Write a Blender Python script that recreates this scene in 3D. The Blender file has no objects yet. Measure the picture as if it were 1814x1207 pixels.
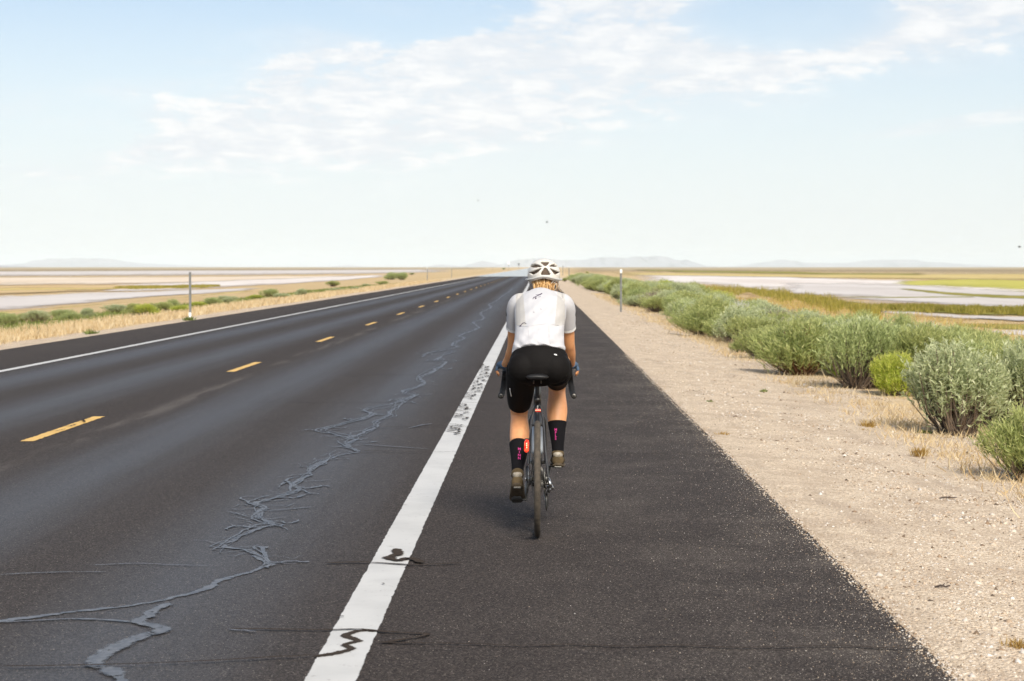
import bpy, bmesh, math, random
import numpy as np
from mathutils import Vector, Matrix, Euler

rnd = random.Random(7)
rng = np.random.default_rng(7)
scene = bpy.context.scene
R = math.radians

# ------------------------------------------------------------------ camera
W, H, F = 1814.0, 1207.0, 3550.0
CAMH = 1.6
cam_d = bpy.data.cameras.new('camera')
cam = bpy.data.objects.new('camera', cam_d)
scene.collection.objects.link(cam)
cam.location = (0, 0, CAMH)
cam.rotation_euler = (R(90 - 2.105), 0, R(0.726))
cam_d.sensor_width = 36
cam_d.lens = F / W * 36
cam_d.clip_start = 0.1
cam_d.clip_end = 200000
cam_d.dof.use_dof = True
cam_d.dof.focus_distance = 13.0
cam_d.dof.aperture_fstop = 6.3
scene.camera = cam

# ------------------------------------------------------------------ light
SUN_EL, SUN_AZ = R(40), R(166)          # azimuth from +Y towards +X
sun_dir = Vector((math.sin(SUN_AZ) * math.cos(SUN_EL), math.cos(SUN_AZ) * math.cos(SUN_EL), math.sin(SUN_EL)))
sl = bpy.data.lights.new('sun', 'SUN')
sl.energy = 3.4
sl.angle = R(20)
sl.color = (1.0, 0.93, 0.82)
so = bpy.data.objects.new('sun', sl)
so.rotation_euler = (-sun_dir).to_track_quat('-Z', 'Y').to_euler()
so.location = (5, -10, 30)
scene.collection.objects.link(so)

world = bpy.data.worlds.new('World')
scene.world = world
world.use_nodes = True
wt = world.node_tree
wn, wl = wt.nodes, wt.links
wn.clear()


class NT:
    """small helper to write node trees as expressions"""
    def __init__(s, tree):
        s.t = tree

    def n(s, typ, **kw):
        nd = s.t.nodes.new(typ)
        for k, v in kw.items():
            setattr(nd, k, v)
        return nd

    def put(s, sock, v):
        if hasattr(v, 'is_output') or hasattr(v, 'links'):
            s.t.links.new(v, sock)
        else:
            if sock.type == 'RGBA' and hasattr(v, '__len__') and len(v) == 3:
                v = (*v, 1)
            sock.default_value = v

    def m(s, op, a, b=0.0, c=None, clamp=False):
        nd = s.n('ShaderNodeMath', operation=op, use_clamp=clamp)
        s.put(nd.inputs[0], a)
        s.put(nd.inputs[1], b)
        if c is not None:
            s.put(nd.inputs[2], c)
        return nd.outputs[0]

    def step(s, v, a, b):
        nd = s.n('ShaderNodeMapRange', interpolation_type='SMOOTHSTEP')
        s.put(nd.inputs[0], v)
        s.put(nd.inputs[1], a)
        s.put(nd.inputs[2], b)
        return nd.outputs[0]

    def lin(s, v, a, b, c, d):
        nd = s.n('ShaderNodeMapRange')
        for i, q in enumerate((v, a, b, c, d)):
            s.put(nd.inputs[i], q)
        return nd.outputs[0]

    def mix(s, f, a, b, mode='MIX'):
        nd = s.n('ShaderNodeMix', data_type='RGBA', blend_type=mode)
        s.put(nd.inputs[0], f)
        s.put(nd.inputs[6], a)
        s.put(nd.inputs[7], b)
        return nd.outputs[2]

    def noise(s, vec, scale, detail=3, rough=0.5, dist=0.0):
        nd = s.n('ShaderNodeTexNoise')
        if vec is not None:
            s.put(nd.inputs['Vector'], vec)
        nd.inputs['Scale'].default_value = scale
        nd.inputs['Detail'].default_value = detail
        nd.inputs['Roughness'].default_value = rough
        nd.inputs['Distortion'].default_value = dist
        return nd.outputs[0]

    def voro(s, vec, scale, feature='F1', rand=1.0):
        nd = s.n('ShaderNodeTexVoronoi', feature=feature)
        s.put(nd.inputs['Vector'], vec)
        nd.inputs['Scale'].default_value = scale
        nd.inputs['Randomness'].default_value = rand
        return nd

    def vec(s, x, y, z=0.0):
        nd = s.n('ShaderNodeCombineXYZ')
        for i, q in enumerate((x, y, z)):
            s.put(nd.inputs[i], q)
        return nd.outputs[0]

    def ramp(s, f, stops, interp='LINEAR'):
        nd = s.n('ShaderNodeValToRGB')
        cr = nd.color_ramp
        cr.interpolation = interp
        while len(cr.elements) < len(stops):
            cr.elements.new(0.5)
        for e, (p, c) in zip(cr.elements, stops):
            e.position = p
            e.color = (*c, 1)
        s.put(nd.inputs[0], f)
        return nd.outputs[0]


N = NT(wt)
tc = N.n('ShaderNodeTexCoord')
sep = N.n('ShaderNodeSeparateXYZ')
wl.new(tc.outputs['Generated'], sep.inputs[0])
dx, dy, dz = sep.outputs
zc = N.m('MAXIMUM', dz, 0.0)
sky = N.n('ShaderNodeTexSky', sky_type='NISHITA', sun_disc=False, sun_elevation=SUN_EL, sun_rotation=SUN_AZ,
          altitude=1280, air_density=1.0, dust_density=1.0, ozone_density=1.6)
den = N.m('ADD', zc, 0.22)
u = N.m('DIVIDE', dx, den)
v = N.m('DIVIDE', dy, den)
puff = N.noise(N.vec(u, v, 3.1), 14.0, 8, 0.64, 0.2)
sheet = N.noise(N.vec(u, v, 9.4), 3.6, 5, 0.55, 0.5)
big = N.noise(N.vec(u, v, 21.7), 0.8, 2, 0.5)
# where the cloud bank lies: below a slanting upper edge, above a slanting lower edge
up = N.m('SUBTRACT', N.m('MULTIPLY_ADD', dx, 0.40, 0.168), zc)
up = N.m('MULTIPLY_ADD', N.m('SUBTRACT', sheet, 0.5), 0.09, up)
up = N.step(up, -0.012, 0.045)
lowz = N.m('MAXIMUM', N.m('MULTIPLY_ADD', dx, 0.20, 0.050), 0.034)
lo = N.step(N.m('SUBTRACT', zc, lowz), -0.012, 0.03)
gapx = N.m('DIVIDE', N.m('SUBTRACT', dx, 0.122), 0.050)
gapz = N.m('DIVIDE', N.m('SUBTRACT', zc, 0.122), 0.016)
gap = N.step(N.m('ADD', N.m('MULTIPLY', gapx, gapx), N.m('MULTIPLY', gapz, gapz)), 1.7, 0.25)
bank = N.m('MULTIPLY', N.m('MULTIPLY', up, lo), N.m('SUBTRACT', 1.0, N.m('MULTIPLY', gap, 0.85)))
# over the rest of the dome the same kind of broken cloud
dome = N.m('MULTIPLY', N.step(big, 0.40, 0.62), N.step(zc, 0.16, 0.30))
cover = N.m('MAXIMUM', bank, dome)
thr = N.lin(cover, 0, 1, 0.74, 0.17)
pz = N.m('MULTIPLY_ADD', N.m('SUBTRACT', sheet, 0.5), 0.45, puff)
cl = N.step(pz, thr, N.m('ADD', thr, 0.32))
thin = N.m('MULTIPLY', cover, N.step(sheet, 0.25, 0.7))
cl = N.m('MAXIMUM', N.m('MULTIPLY', cl, N.step(cover, 0.02, 0.35)), N.m('MULTIPLY', thin, 0.85))
# a thin contrail-like streak low on the right
sx = N.m('DIVIDE', N.m('SUBTRACT', dx, 0.215), 0.060)
sz = N.m('DIVIDE', N.m('SUBTRACT', zc, N.m('MULTIPLY_ADD', dx, 0.13, 0.0430)), 0.0042)
st = N.step(N.m('ADD', N.m('MULTIPLY', sx, sx), N.m('MULTIPLY', sz, sz)), 1.4, 0.0)
cl = N.m('MAXIMUM', cl, N.m('MULTIPLY', st, N.lin(puff, 0.3, 0.7, 0.25, 0.8)), clamp=True)
ccol = N.mix(N.step(puff, 0.40, 0.66), (7.1, 7.35, 7.7), (8.6, 8.55, 8.5))
veil = N.mix(N.m('MULTIPLY', N.step(zc, 0.20, 0.015), 0.84), sky.outputs[0], (7.3, 7.65, 7.8))     # thin milky veil low in the sky
skc = N.mix(N.m('MULTIPLY', cl, 0.88), veil, ccol)
bg = N.n('ShaderNodeBackground')
wl.new(skc, bg.inputs[0])
bg.inputs[1].default_value = 0.081
wo = N.n('ShaderNodeOutputWorld')
wl.new(bg.outputs[0], wo.inputs[0])

scene.view_settings.view_transform = 'Standard'
scene.view_settings.look = 'None'
scene.view_settings.gamma = 1.0
scene.view_settings.use_curve_mapping = False
scene.view_settings.exposure = 0.55
scene.render.engine = 'CYCLES'
scene.cycles.use_denoising = True
scene.cycles.max_bounces = 5
scene.cycles.use_adaptive_sampling = True
scene.cycles.adaptive_threshold = 0.02
scene.cycles.transparent_max_bounces = 8
scene.cycles.volume_bounces = 1
scene.cycles.sample_clamp_indirect = 4

# ------------------------------------------------------------------ helpers
col = scene.collection
CM = Euler(cam.rotation_euler).to_matrix()


def ray(px, py):
    d = CM @ Vector(((px - W / 2) / F, -(py - H / 2) / F, -1.0))
    return d


def ground(px, py, z=0.0):
    d = ray(px, py)
    t = (z - CAMH) / d.z
    return Vector((d.x * t, d.y * t, z))


def at(px, py, Y):
    d = ray(px, py)
    t = Y / d.y
    return Vector((d.x * t, Y, CAMH + d.z * t))


def tag(o, label=None, cat=None, group=None, kind=None):
    if label: o['label'] = label
    if cat: o['category'] = cat
    if group: o['group'] = group
    if kind: o['kind'] = kind
    return o


def empty(name, loc=(0, 0, 0), rz=0.0, sc=1.0):
    o = bpy.data.objects.new(name, None)
    o.empty_display_size = 0.2
    o.location = loc
    o.rotation_euler = (0, 0, rz)
    o.scale = (sc, sc, sc)
    col.objects.link(o)
    return o


def mesh_np(name, verts, faces, smooth=False):
    me = bpy.data.meshes.new(name)
    verts = np.asarray(verts, dtype=np.float32)
    if isinstance(faces, np.ndarray):
        nf, k = faces.shape
        me.vertices.add(len(verts))
        me.vertices.foreach_set('co', verts.ravel())
        me.loops.add(nf * k)
        me.loops.foreach_set('vertex_index', faces.astype(np.int32).ravel())
        me.polygons.add(nf)
        me.polygons.foreach_set('loop_start', (np.arange(nf) * k).astype(np.int32))
        me.update(calc_edges=True)
    else:
        me.from_pydata([tuple(map(float, p)) for p in verts], [], faces)
        me.update()
    if smooth:
        me.polygons.foreach_set('use_smooth', np.ones(len(me.polygons), dtype=bool))
    return me


def set_uv(me, uv):
    lay = me.uv_layers.new(name='uv')
    vi = np.empty(len(me.loops), dtype=np.int32)
    me.loops.foreach_get('vertex_index', vi)
    lay.data.foreach_set('uv', np.asarray(uv, dtype=np.float32)[vi].ravel())
    return me


def obj(name, me, material, parent=None):
    o = bpy.data.objects.new(name, me)
    if material is not None:
        me.materials.clear()
        for mm in (material if isinstance(material, (list, tuple)) else [material]):
            me.materials.append(mm)
    col.objects.link(o)
    if parent is not None:
        o.parent = parent
    return o


class MB:
    """collects vertices and faces"""
    def __init__(s):
        s.v, s.f, s.mi = [], [], []

    def add(s, v, f, mi=0):
        b = len(s.v)
        s.v.extend([tuple(p) for p in v])
        for q in f:
            s.f.append(tuple(i + b for i in q))
            s.mi.append(mi)
        return s

    def box(s, c, size, rot=None, mi=0):
        c = Vector(c)
        hx, hy, hz = size[0] / 2, size[1] / 2, size[2] / 2
        vs = [Vector((x, y, z)) for x in (-hx, hx) for y in (-hy, hy) for z in (-hz, hz)]
        if rot is not None:
            vs = [rot @ p for p in vs]
        return s.add([c + p for p in vs], [(0, 1, 3, 2), (4, 6, 7, 5), (0, 4, 5, 1), (2, 3, 7, 6), (0, 2, 6, 4), (1, 5, 7, 3)], mi)

    def tube(s, pts, rad, n=10, mi=0, ry=None, ref=None, caps=True, dome=True):
        """tube along pts; rad a number or list; ry a list of second radii; ref the first radius' axis"""
        P = [Vector(p) for p in pts]
        m = len(P)
        ra = list(rad) if hasattr(rad, '__len__') else [rad] * m
        rb = list(ry) if ry is not None else ra
        base = len(s.v)
        prev = None
        for i in range(m):
            t = (P[min(i + 1, m - 1)] - P[max(i - 1, 0)])
            t = t.normalized() if t.length > 1e-9 else Vector((0, 0, 1))
            if ref is not None:
                a = Vector(ref) - t * Vector(ref).dot(t)
            elif prev is not None:
                a = prev - t * prev.dot(t)
            else:
                r0 = Vector((1, 0, 0)) if abs(t.x) < 0.8 else Vector((0, 1, 0))
                a = r0 - t * r0.dot(t)
            a = a.normalized() if a.length > 1e-6 else t.orthogonal().normalized()
            prev = a
            b = t.cross(a)
            for k in range(n):
                th = 2 * math.pi * k / n
                s.v.append(tuple(P[i] + a * (ra[i] * math.cos(th)) + b * (rb[i] * math.sin(th))))
        for i in range(m - 1):
            for k in range(n):
                k2 = (k + 1) % n
                s.f.append((base + i * n + k, base + i * n + k2, base + (i + 1) * n + k2, base + (i + 1) * n + k))
                s.mi.append(mi)
        if caps:
            s.f.append(tuple(base + k for k in range(n))[::-1])
            s.mi.append(mi)
            s.f.append(tuple(base + (m - 1) * n + k for k in range(n)))
            s.mi.append(mi)
        return s

    def lathe(s, prof, c=(0, 0, 0), axis='X', n=48, mi=0, closed=False):
        """prof: list of (radius, offset along axis)"""
        c = Vector(c)
        base = len(s.v)
        m = len(prof)
        for k in range(n):
            th = 2 * math.pi * k / n
            for r, h in prof:
                if axis == 'X':
                    p = Vector((h, r * math.cos(th), r * math.sin(th)))
                elif axis == 'Y':
                    p = Vector((r * math.cos(th), h, r * math.sin(th)))
                else:
                    p = Vector((r * math.cos(th), r * math.sin(th), h))
                s.v.append(tuple(c + p))
        for k in range(n):
            k2 = (k + 1) % n
            for j in range(m if closed else m - 1):
                j2 = (j + 1) % m
                s.f.append((base + k * m + j, base + k * m + j2, base + k2 * m + j2, base + k2 * m + j))
                s.mi.append(mi)
        return s

    def ball(s, c, r, n=16, mi=0, rot=None):
        c = Vector(c)
        r = Vector((r, r, r)) if not hasattr(r, '__len__') else Vector(r)
        base = len(s.v)
        m = n // 2 + 1
        for i in range(m):
            ph = math.pi * (i + 0.02) / (m - 1 + 0.04) if 0 < i < m - 1 else (0.02 if i == 0 else math.pi - 0.02)
            for k in range(n):
                th = 2 * math.pi * k / n
                p = Vector((r.x * math.sin(ph) * math.cos(th), r.y * math.sin(ph) * math.sin(th), r.z * math.cos(ph)))
                if rot is not None:
                    p = rot @ p
                s.v.append(tuple(c + p))
        for i in range(m - 1):
            for k in range(n):
                k2 = (k + 1) % n
                s.f.append((base + i * n + k, base + (i + 1) * n + k, base + (i + 1) * n + k2, base + i * n + k2))
                s.mi.append(mi)
        s.f.append(tuple(base + k for k in range(n)))
        s.mi.append(mi)
        s.f.append(tuple(base + (m - 1) * n + k for k in range(n))[::-1])
        s.mi.append(mi)
        return s

    def mesh(s, name, smooth=True):
        me = bpy.data.meshes.new(name)
        me.from_pydata(s.v, [], s.f)
        me.update()
        bm = bmesh.new()
        bm.from_mesh(me)
        bmesh.ops.recalc_face_normals(bm, faces=bm.faces)
        bm.to_mesh(me)
        bm.free()
        if smooth:
            me.polygons.foreach_set('use_smooth', np.ones(len(me.polygons), dtype=bool))
        if any(s.mi):
            me.polygons.foreach_set('material_index', np.array(s.mi, dtype=np.int32))
        return me

    def build(s, name, material, parent=None, smooth=True, bevel=0.0):
        o = obj(name, s.mesh(name, smooth), material, parent)
        if bevel:
            b = o.modifiers.new('bevel', 'BEVEL')
            b.width = bevel
            b.segments = 2
            b.limit_method = 'ANGLE'
        return o


def spl(keys, sub=5):
    """Catmull-Rom through rows of numbers"""
    K = [np.array(k, dtype=float) for k in keys]
    K = [2 * K[0] - K[1]] + K + [2 * K[-1] - K[-2]]
    out = []
    for i in range(1, len(K) - 2):
        for j in range(sub):
            t = j / sub
            a, b, c, d = K[i - 1], K[i], K[i + 1], K[i + 2]
            out.append(0.5 * ((2 * b) + (-a + c) * t + (2 * a - 5 * b + 4 * c - d) * t * t + (-a + 3 * b - 3 * c + d) * t ** 3))
    out.append(K[-2])
    return out


def loft(mb, keys, sub=5, n=20, ref=(1, 0, 0)):
    """keys: (x, y, z, rx, ry) ; closed, domed ends"""
    S = spl(keys, sub)
    mb.tube([q[:3] for q in S], [max(q[3], 1e-3) for q in S], n=n, ry=[max(q[4], 1e-3) for q in S], ref=ref)
    return mb


def remesh(mb, name, voxel=0.006, smooth=6, fac=0.5):
    """union of closed shapes as one continuous surface"""
    me = mb.mesh(name + '_tmp')
    o = bpy.data.objects.new(name + '_tmp', me)
    col.objects.link(o)
    m = o.modifiers.new('r', 'REMESH')
    m.mode = 'VOXEL'
    m.voxel_size = voxel
    m.use_smooth_shade = True
    if smooth:
        q = o.modifiers.new('s', 'SMOOTH')
        q.factor = fac
        q.iterations = smooth
    dg = bpy.context.evaluated_depsgraph_get()
    out = bpy.data.meshes.new_from_object(o.evaluated_get(dg))
    bpy.data.objects.remove(o)
    bpy.data.meshes.remove(me)
    out.name = name
    out.polygons.foreach_set('use_smooth', np.ones(len(out.polygons), dtype=bool))
    return out


def get_co(me):
    a = np.empty(len(me.vertices) * 3, dtype=np.float32)
    me.vertices.foreach_get('co', a)
    return a.reshape(-1, 3)


def set_co(me, a):
    me.vertices.foreach_set('co', a.astype(np.float32).ravel())
    me.update()


# ------------------------------------------------------------------ materials
def new_mat(name):
    m = bpy.data.materials.new(name)
    m.use_nodes = True
    t = m.node_tree
    t.nodes.clear()
    n = NT(t)
    out = n.n('ShaderNodeOutputMaterial')
    bs = n.n('ShaderNodeBsdfPrincipled')
    t.links.new(bs.outputs[0], out.inputs[0])
    return m, n, bs, out


def simple(name, base, rough=0.5, metal=0.0, var=0.12, scale=30.0, bump=0.0, bscale=200.0, spec=0.5, coat=0.0, island=None, sheen=0.0):
    m, n, bs, out = new_mat(name)
    geo = n.n('ShaderNodeTexCoord').outputs['Object']
    f = n.noise(geo, scale, 4, 0.6)
    c0 = tuple(max(0, q * (1 - var)) for q in base)
    c1 = tuple(min(1, q * (1 + var)) for q in base)
    c = n.mix(n.step(f, 0.3, 0.7), c0, c1)
    n.put(bs.inputs['Base Color'], c)
    n.put(bs.inputs['Roughness'], n.lin(f, 0.3, 0.7, max(0.02, rough - 0.06), min(1, rough + 0.06)))
    bs.inputs['Metallic'].default_value = metal
    bs.inputs['Specular IOR Level'].default_value = spec
    if coat:
        bs.inputs['Coat Weight'].default_value = coat
        bs.inputs['Coat Roughness'].default_value = 0.15
    if sheen:
        bs.inputs['Sheen Weight'].default_value = sheen
    if bump:
        b = n.n('ShaderNodeBump')
        b.inputs['Strength'].default_value = bump
        b.inputs['Distance'].default_value = 0.002
        n.put(b.inputs['Height'], n.noise(geo, bscale, 3, 0.6))
        n.put(bs.inputs['Normal'], b.outputs[0])
    return m


def n_z(n):
    s = n.n('ShaderNodeSeparateXYZ')
    n.put(s.inputs[0], n.n('ShaderNodeTexCoord').outputs['Object'])
    return s.outputs[2]


def foliage(name, stops, trans=0.45, rough=0.6, bright=1.0):
    """leaf colour varies from leaf to leaf"""
    m, n, bs, out = new_mat(name)
    ri = n.n('ShaderNodeNewGeometry').outputs['Random Per Island']
    oi = n.n('ShaderNodeObjectInfo').outputs['Random']
    stops = [(p, tuple(min(0.85, q * bright) for q in cc)) for p, cc in stops]
    c = n.ramp(ri, stops)
    c = n.mix(n.m('MULTIPLY', oi, 0.22), c, stops[0][1])
    tz = n_z(n)
    c = n.mix(n.m('MULTIPLY', n.step(tz, 0.55, 1.0), 0.30), c, stops[-1][1])      # young shoots are paler
    n.put(bs.inputs['Base Color'], c)
    bs.inputs['Roughness'].default_value = rough
    bs.inputs['Specular IOR Level'].default_value = 0.25
    tr = n.n('ShaderNodeBsdfTranslucent')
    n.put(tr.inputs[0], c)
    mx = n.n('ShaderNodeMixShader')
    mx.inputs[0].default_value = trans
    n.t.links.new(bs.outputs[0], mx.inputs[1])
    n.t.links.new(tr.outputs[0], mx.inputs[2])
    n.t.links.new(mx.outputs[0], out.inputs[0])
    return m


def worn_edge(n, bs, out, pos, scale, width, amp, chips=None, ends=False):
    """lets what lies below show through where an edge is ragged or the layer has chipped away"""
    uv = n.n('ShaderNodeUVMap').outputs[0]
    q = n.n('ShaderNodeSeparateXYZ')
    n.put(q.inputs[0], uv)
    e = n.m('SUBTRACT', 1.0, n.m('ABSOLUTE', n.m('MULTIPLY_ADD', q.outputs[1], 2.0, -1.0)))
    if ends:
        e = n.m('MINIMUM', e, n.m('MINIMUM', n.m('MULTIPLY', q.outputs[0], 7.0), n.m('MULTIPLY', n.m('SUBTRACT', 1.0, q.outputs[0]), 7.0)))
    nz = n.noise(pos, scale, 6, 0.72)
    a = n.step(n.m('MULTIPLY_ADD', n.m('SUBTRACT', nz, 0.5), amp, e), 0.0, width)
    if chips is not None:
        a = n.m('MULTIPLY', a, n.step(n.noise(pos, chips[0], 7, 0.75), chips[1] + 0.04, chips[1]))
    tr = n.n('ShaderNodeBsdfTransparent')
    mx = n.n('ShaderNodeMixShader')
    n.put(mx.inputs[0], a)
    n.t.links.new(tr.outputs[0], mx.inputs[1])
    n.t.links.new(bs.outputs[0], mx.inputs[2])
    n.t.links.new(mx.outputs[0], out.inputs[0])


# ------------------------------------------------------------------ terrain
ROAD_L, ROAD_R = -10.35, 1.65
LINE_X, LINE_W = -0.80, 0.205
LLINE_X = -8.22
DASH_X = -4.68
PX = [-60000, -400, -120, -60, -40, -28, -20, -14, -12, -10.6, -10.35, 1.65, 1.9, 3.0, 4.2, 6.0, 8.5, 12.0, 17.0, 40, 90, 300, 60000]
PZ = [-1.6, -1.6, -1.56, -1.55, -1.5, -1.3, -0.75, -0.32, -0.15, -0.03, -0.02, -0.02, -0.03, -0.10, -0.18, -0.30, -0.55, -1.10, -1.50, -1.55, -1.6, -1.6, -1.6]
FLAT = -1.5


def gz(x):
    return float(np.interp(x, PX, PZ))


def on_ground(px, py):
    z = -0.2
    for _ in range(12):
        p = ground(px, py, z)
        z = gz(p.x)
    return ground(px, py, z)


def bumps(x, y):
    return (np.sin(x * 1.3 + np.sin(y * 0.31) * 2) * np.sin(y * 0.47 + 1.0) * 0.5 + np.sin(x * 0.37 + 2 + y * 0.13) * 0.5
            + 0.35 * np.sin(x * 3.1 + y * 1.7) * np.sin(y * 2.3 - x))


xs = np.unique(np.concatenate([np.array([-60000, -8000, -2000, -800, -400, -250, -160, -120, -90, -60, -48, -40, -34]),
                               np.arange(-30, -10.3, 0.8), [-10.6, -10.35, -10.2, -5, 0, 1.5, 1.65],
                               np.arange(1.9, 15, 0.35), np.arange(15, 30, 1.5), [34, 40, 60, 90, 150, 300, 800, 2000, 8000, 60000]]))
ys = np.unique(np.concatenate([[-60000, -2000, -200, -40, -10], np.arange(0, 60, 0.6), np.arange(60, 300, 4.0),
                               [330, 400, 500, 700, 1000, 1500, 2500, 5000, 12000, 30000, 60000]]))
X, Y = np.meshgrid(xs, ys)
Z = np.interp(X, PX, PZ)
amp = np.clip(np.where(X > 0, X - 2.2, -10.8 - X), 0, 3) / 3 * 0.09 * np.clip(1.6 - np.abs(X + 4) / 14, 0, 1)
Z = Z + bumps(X, Y) * amp
Z[(X > -10.3) & (X < 1.6)] = -0.06
nx, ny = len(xs), len(ys)
V = np.stack([X, Y, Z], -1).reshape(-1, 3)
ii = (np.arange(ny - 1)[:, None] * nx + np.arange(nx - 1)[None, :]).ravel()
FQ = np.stack([ii, ii + 1, ii + nx + 1, ii + nx], -1)

m_ground, n, bs, out = new_mat('desert_ground')
pos = n.n('ShaderNodeNewGeometry').outputs['Position']
sp = n.n('ShaderNodeSeparateXYZ')
n.put(sp.inputs[0], pos)
gx, gy = sp.outputs[0], sp.outputs[1]
wob = n.noise(pos, 0.35, 4, 0.6)
wob2 = n.noise(pos, 1.6, 4, 0.65)
# distance from the asphalt edge, each side
dR = n.m('SUBTRACT', gx, ROAD_R)
dL = n.m('SUBTRACT', ROAD_L, gx)
v1 = n.voro(pos, 62)
v2 = n.voro(pos, 145)
g1 = n.ramp(n.noise(v1.outputs['Color'], 3.0, 0), [(0.0, (0.20, 0.15, 0.11)), (0.36, (0.33, 0.26, 0.19)), (0.5, (0.50, 0.42, 0.33)), (0.62, (0.62, 0.54, 0.45)), (1.0, (0.72, 0.66, 0.58))])
g2 = n.ramp(n.noise(v2.outputs['Color'], 3.0, 0), [(0.25, (0.27, 0.21, 0.16)), (0.5, (0.52, 0.44, 0.35)), (0.75, (0.68, 0.60, 0.50))])
grav = n.mix(0.45, g1, g2)
spk = n.noise(pos, 26.0, 6, 0.85)
grav = n.mix(n.step(spk, 0.58, 0.70), grav, (0.23, 0.165, 0.11))
grav = n.mix(n.m('MULTIPLY', n.step(spk, 0.44, 0.34), 0.8), grav, (0.80, 0.74, 0.66))
cob = n.noise(pos, 9.0, 5, 0.8)
grav = n.mix(n.m('MULTIPLY', n.step(cob, 0.56, 0.66), 0.5), grav, (0.27, 0.195, 0.135))
grav = n.mix(n.m('MULTIPLY', n.step(cob, 0.42, 0.34), 0.4), grav, (0.74, 0.66, 0.57))
grav = n.mix(1.0, grav, (1.37, 1.31, 1.21), 'MULTIPLY')
grav = n.mix(n.m('MULTIPLY', n.step(wob2, 0.42, 0.66), 0.5), grav, (0.44, 0.33, 0.235))
grav = n.mix(n.m('MULTIPLY', n.step(n.noise(n.vec(gx, n.m('MULTIPLY', gy, 0.18), 5), 2.6, 4, 0.6), 0.52, 0.68), 0.45), grav, (0.40, 0.31, 0.235))
grav = n.mix(n.m('MULTIPLY', n.step(n.noise(pos, 7.0, 4, 0.7), 0.55, 0.75), 0.3), grav, (0.33, 0.25, 0.17))
dry = n.ramp(n.noise(pos, 5.0, 5, 0.7), [(0.2, (0.40, 0.27, 0.14)), (0.5, (0.64, 0.48, 0.28)), (0.8, (0.72, 0.58, 0.38))])
earth = n.ramp(n.noise(pos, 0.22, 5, 0.65), [(0.25, (0.36, 0.25, 0.11)), (0.42, (0.54, 0.38, 0.19)), (0.6, (0.62, 0.46, 0.25)), (0.75, (0.34, 0.31, 0.10))])
earth = n.mix(n.m('MULTIPLY', n.noise(pos, 2.0, 4, 0.7), 0.5), earth, (0.50, 0.38, 0.22))
far = n.ramp(n.noise(n.vec(n.m('MULTIPLY', gx, 0.15), gy, 0), 0.004, 4, 0.6), [(0.3, (0.34, 0.24, 0.14)), (0.5, (0.44, 0.34, 0.21)), (0.7, (0.33, 0.29, 0.15))])
dist = n.m('MAXIMUM', dR, n.m('MULTIPLY', dL, 1.0))
w_ = n.m('MULTIPLY_ADD', n.m('SUBTRACT', wob, 0.5), 2.2, dist)
w_ = n.m('MULTIPLY_ADD', n.m('SUBTRACT', wob2, 0.5), 1.0, w_)
edgeR = n.m('MULTIPLY', n.step(gx, -3, -2), 0.8)
c = n.mix(n.step(w_, n.m('ADD', edgeR, 1.5), n.m('ADD', edgeR, 2.6)), grav, dry)
c = n.mix(n.step(w_, 6.0, 10.0), c, earth)
c = n.mix(n.step(dist, 60, 300), c, far)
n.put(bs.inputs['Base Color'], c)
bs.inputs['Roughness'].default_value = 0.95
bs.inputs['Specular IOR Level'].default_value = 0.15
b = n.n('ShaderNodeBump')
b.inputs['Strength'].default_value = 0.9
b.inputs['Distance'].default_value = 0.012
hgt = n.m('MULTIPLY_ADD', v1.outputs['Distance'], -1.0, n.noise(pos, 30, 3, 0.6))
n.put(b.inputs['Height'], hgt)
n.put(bs.inputs['Normal'], b.outputs[0])
terrain = tag(obj('ground', mesh_np('ground', V, FQ, True), m_ground), 'flat desert ground with gravel verges and dry grass beside the road', 'ground', kind='structure')

# ------------------------------------------------------------------ road
m_road, n, bs, out = new_mat('asphalt')
pos = n.n('ShaderNodeNewGeometry').outputs['Position']
sp = n.n('ShaderNodeSeparateXYZ')
n.put(sp.inputs[0], pos)
gx, gy = sp.outputs[0], sp.outputs[1]
streak = n.noise(n.vec(gx, n.m('MULTIPLY', gy, 0.035), 0), 2.2, 5, 0.6)
xw = n.m('MULTIPLY_ADD', n.m('SUBTRACT', streak, 0.5), 0.55, gx)


def bell(c, w):
    d = n.m('DIVIDE', n.m('SUBTRACT', xw, c), w)
    return n.m('POWER', 2.718, n.m('MULTIPLY', n.m('MULTIPLY', d, d), -1.0))


pol = n.m('ADD', bell(-1.75, 0.55), bell(-3.45, 0.50))
pol = n.m('ADD', pol, n.m('ADD', bell(-5.75, 0.50), bell(-7.45, 0.50)), clamp=True)
lane = n.m('MULTIPLY', n.step(gx, LLINE_X - 0.05, LLINE_X + 0.05), n.step(gx, LINE_X + 0.1, LINE_X))
agg = n.voro(pos, 135)
fine = n.noise(agg.outputs['Color'], 4.0, 0)
base = n.ramp(fine, [(0.28, (0.017, 0.0135, 0.012)), (0.5, (0.040, 0.0325, 0.029)), (0.72, (0.095, 0.078, 0.068))])
base = n.mix(n.m('MULTIPLY', n.step(n.noise(pos, 55.0, 6, 0.85), 0.52, 0.68), 0.55), base, (0.105, 0.085, 0.07))
blu = n.ramp(fine, [(0.28, (0.021, 0.020, 0.021)), (0.5, (0.049, 0.048, 0.051)), (0.72, (0.105, 0.102, 0.106))])
blu = n.mix(n.m('MULTIPLY', n.step(n.noise(pos, 48.0, 6, 0.85), 0.52, 0.68), 0.55), blu, (0.115, 0.11, 0.11))
patch_n = n.noise(n.vec(gx, n.m('MULTIPLY', gy, 0.25), 4), 0.9, 5, 0.65)
c = n.mix(n.m('MULTIPLY', n.m('MULTIPLY', pol, lane), n.lin(patch_n, 0.3, 0.7, 0.55, 1.0)), base, blu)
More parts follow.
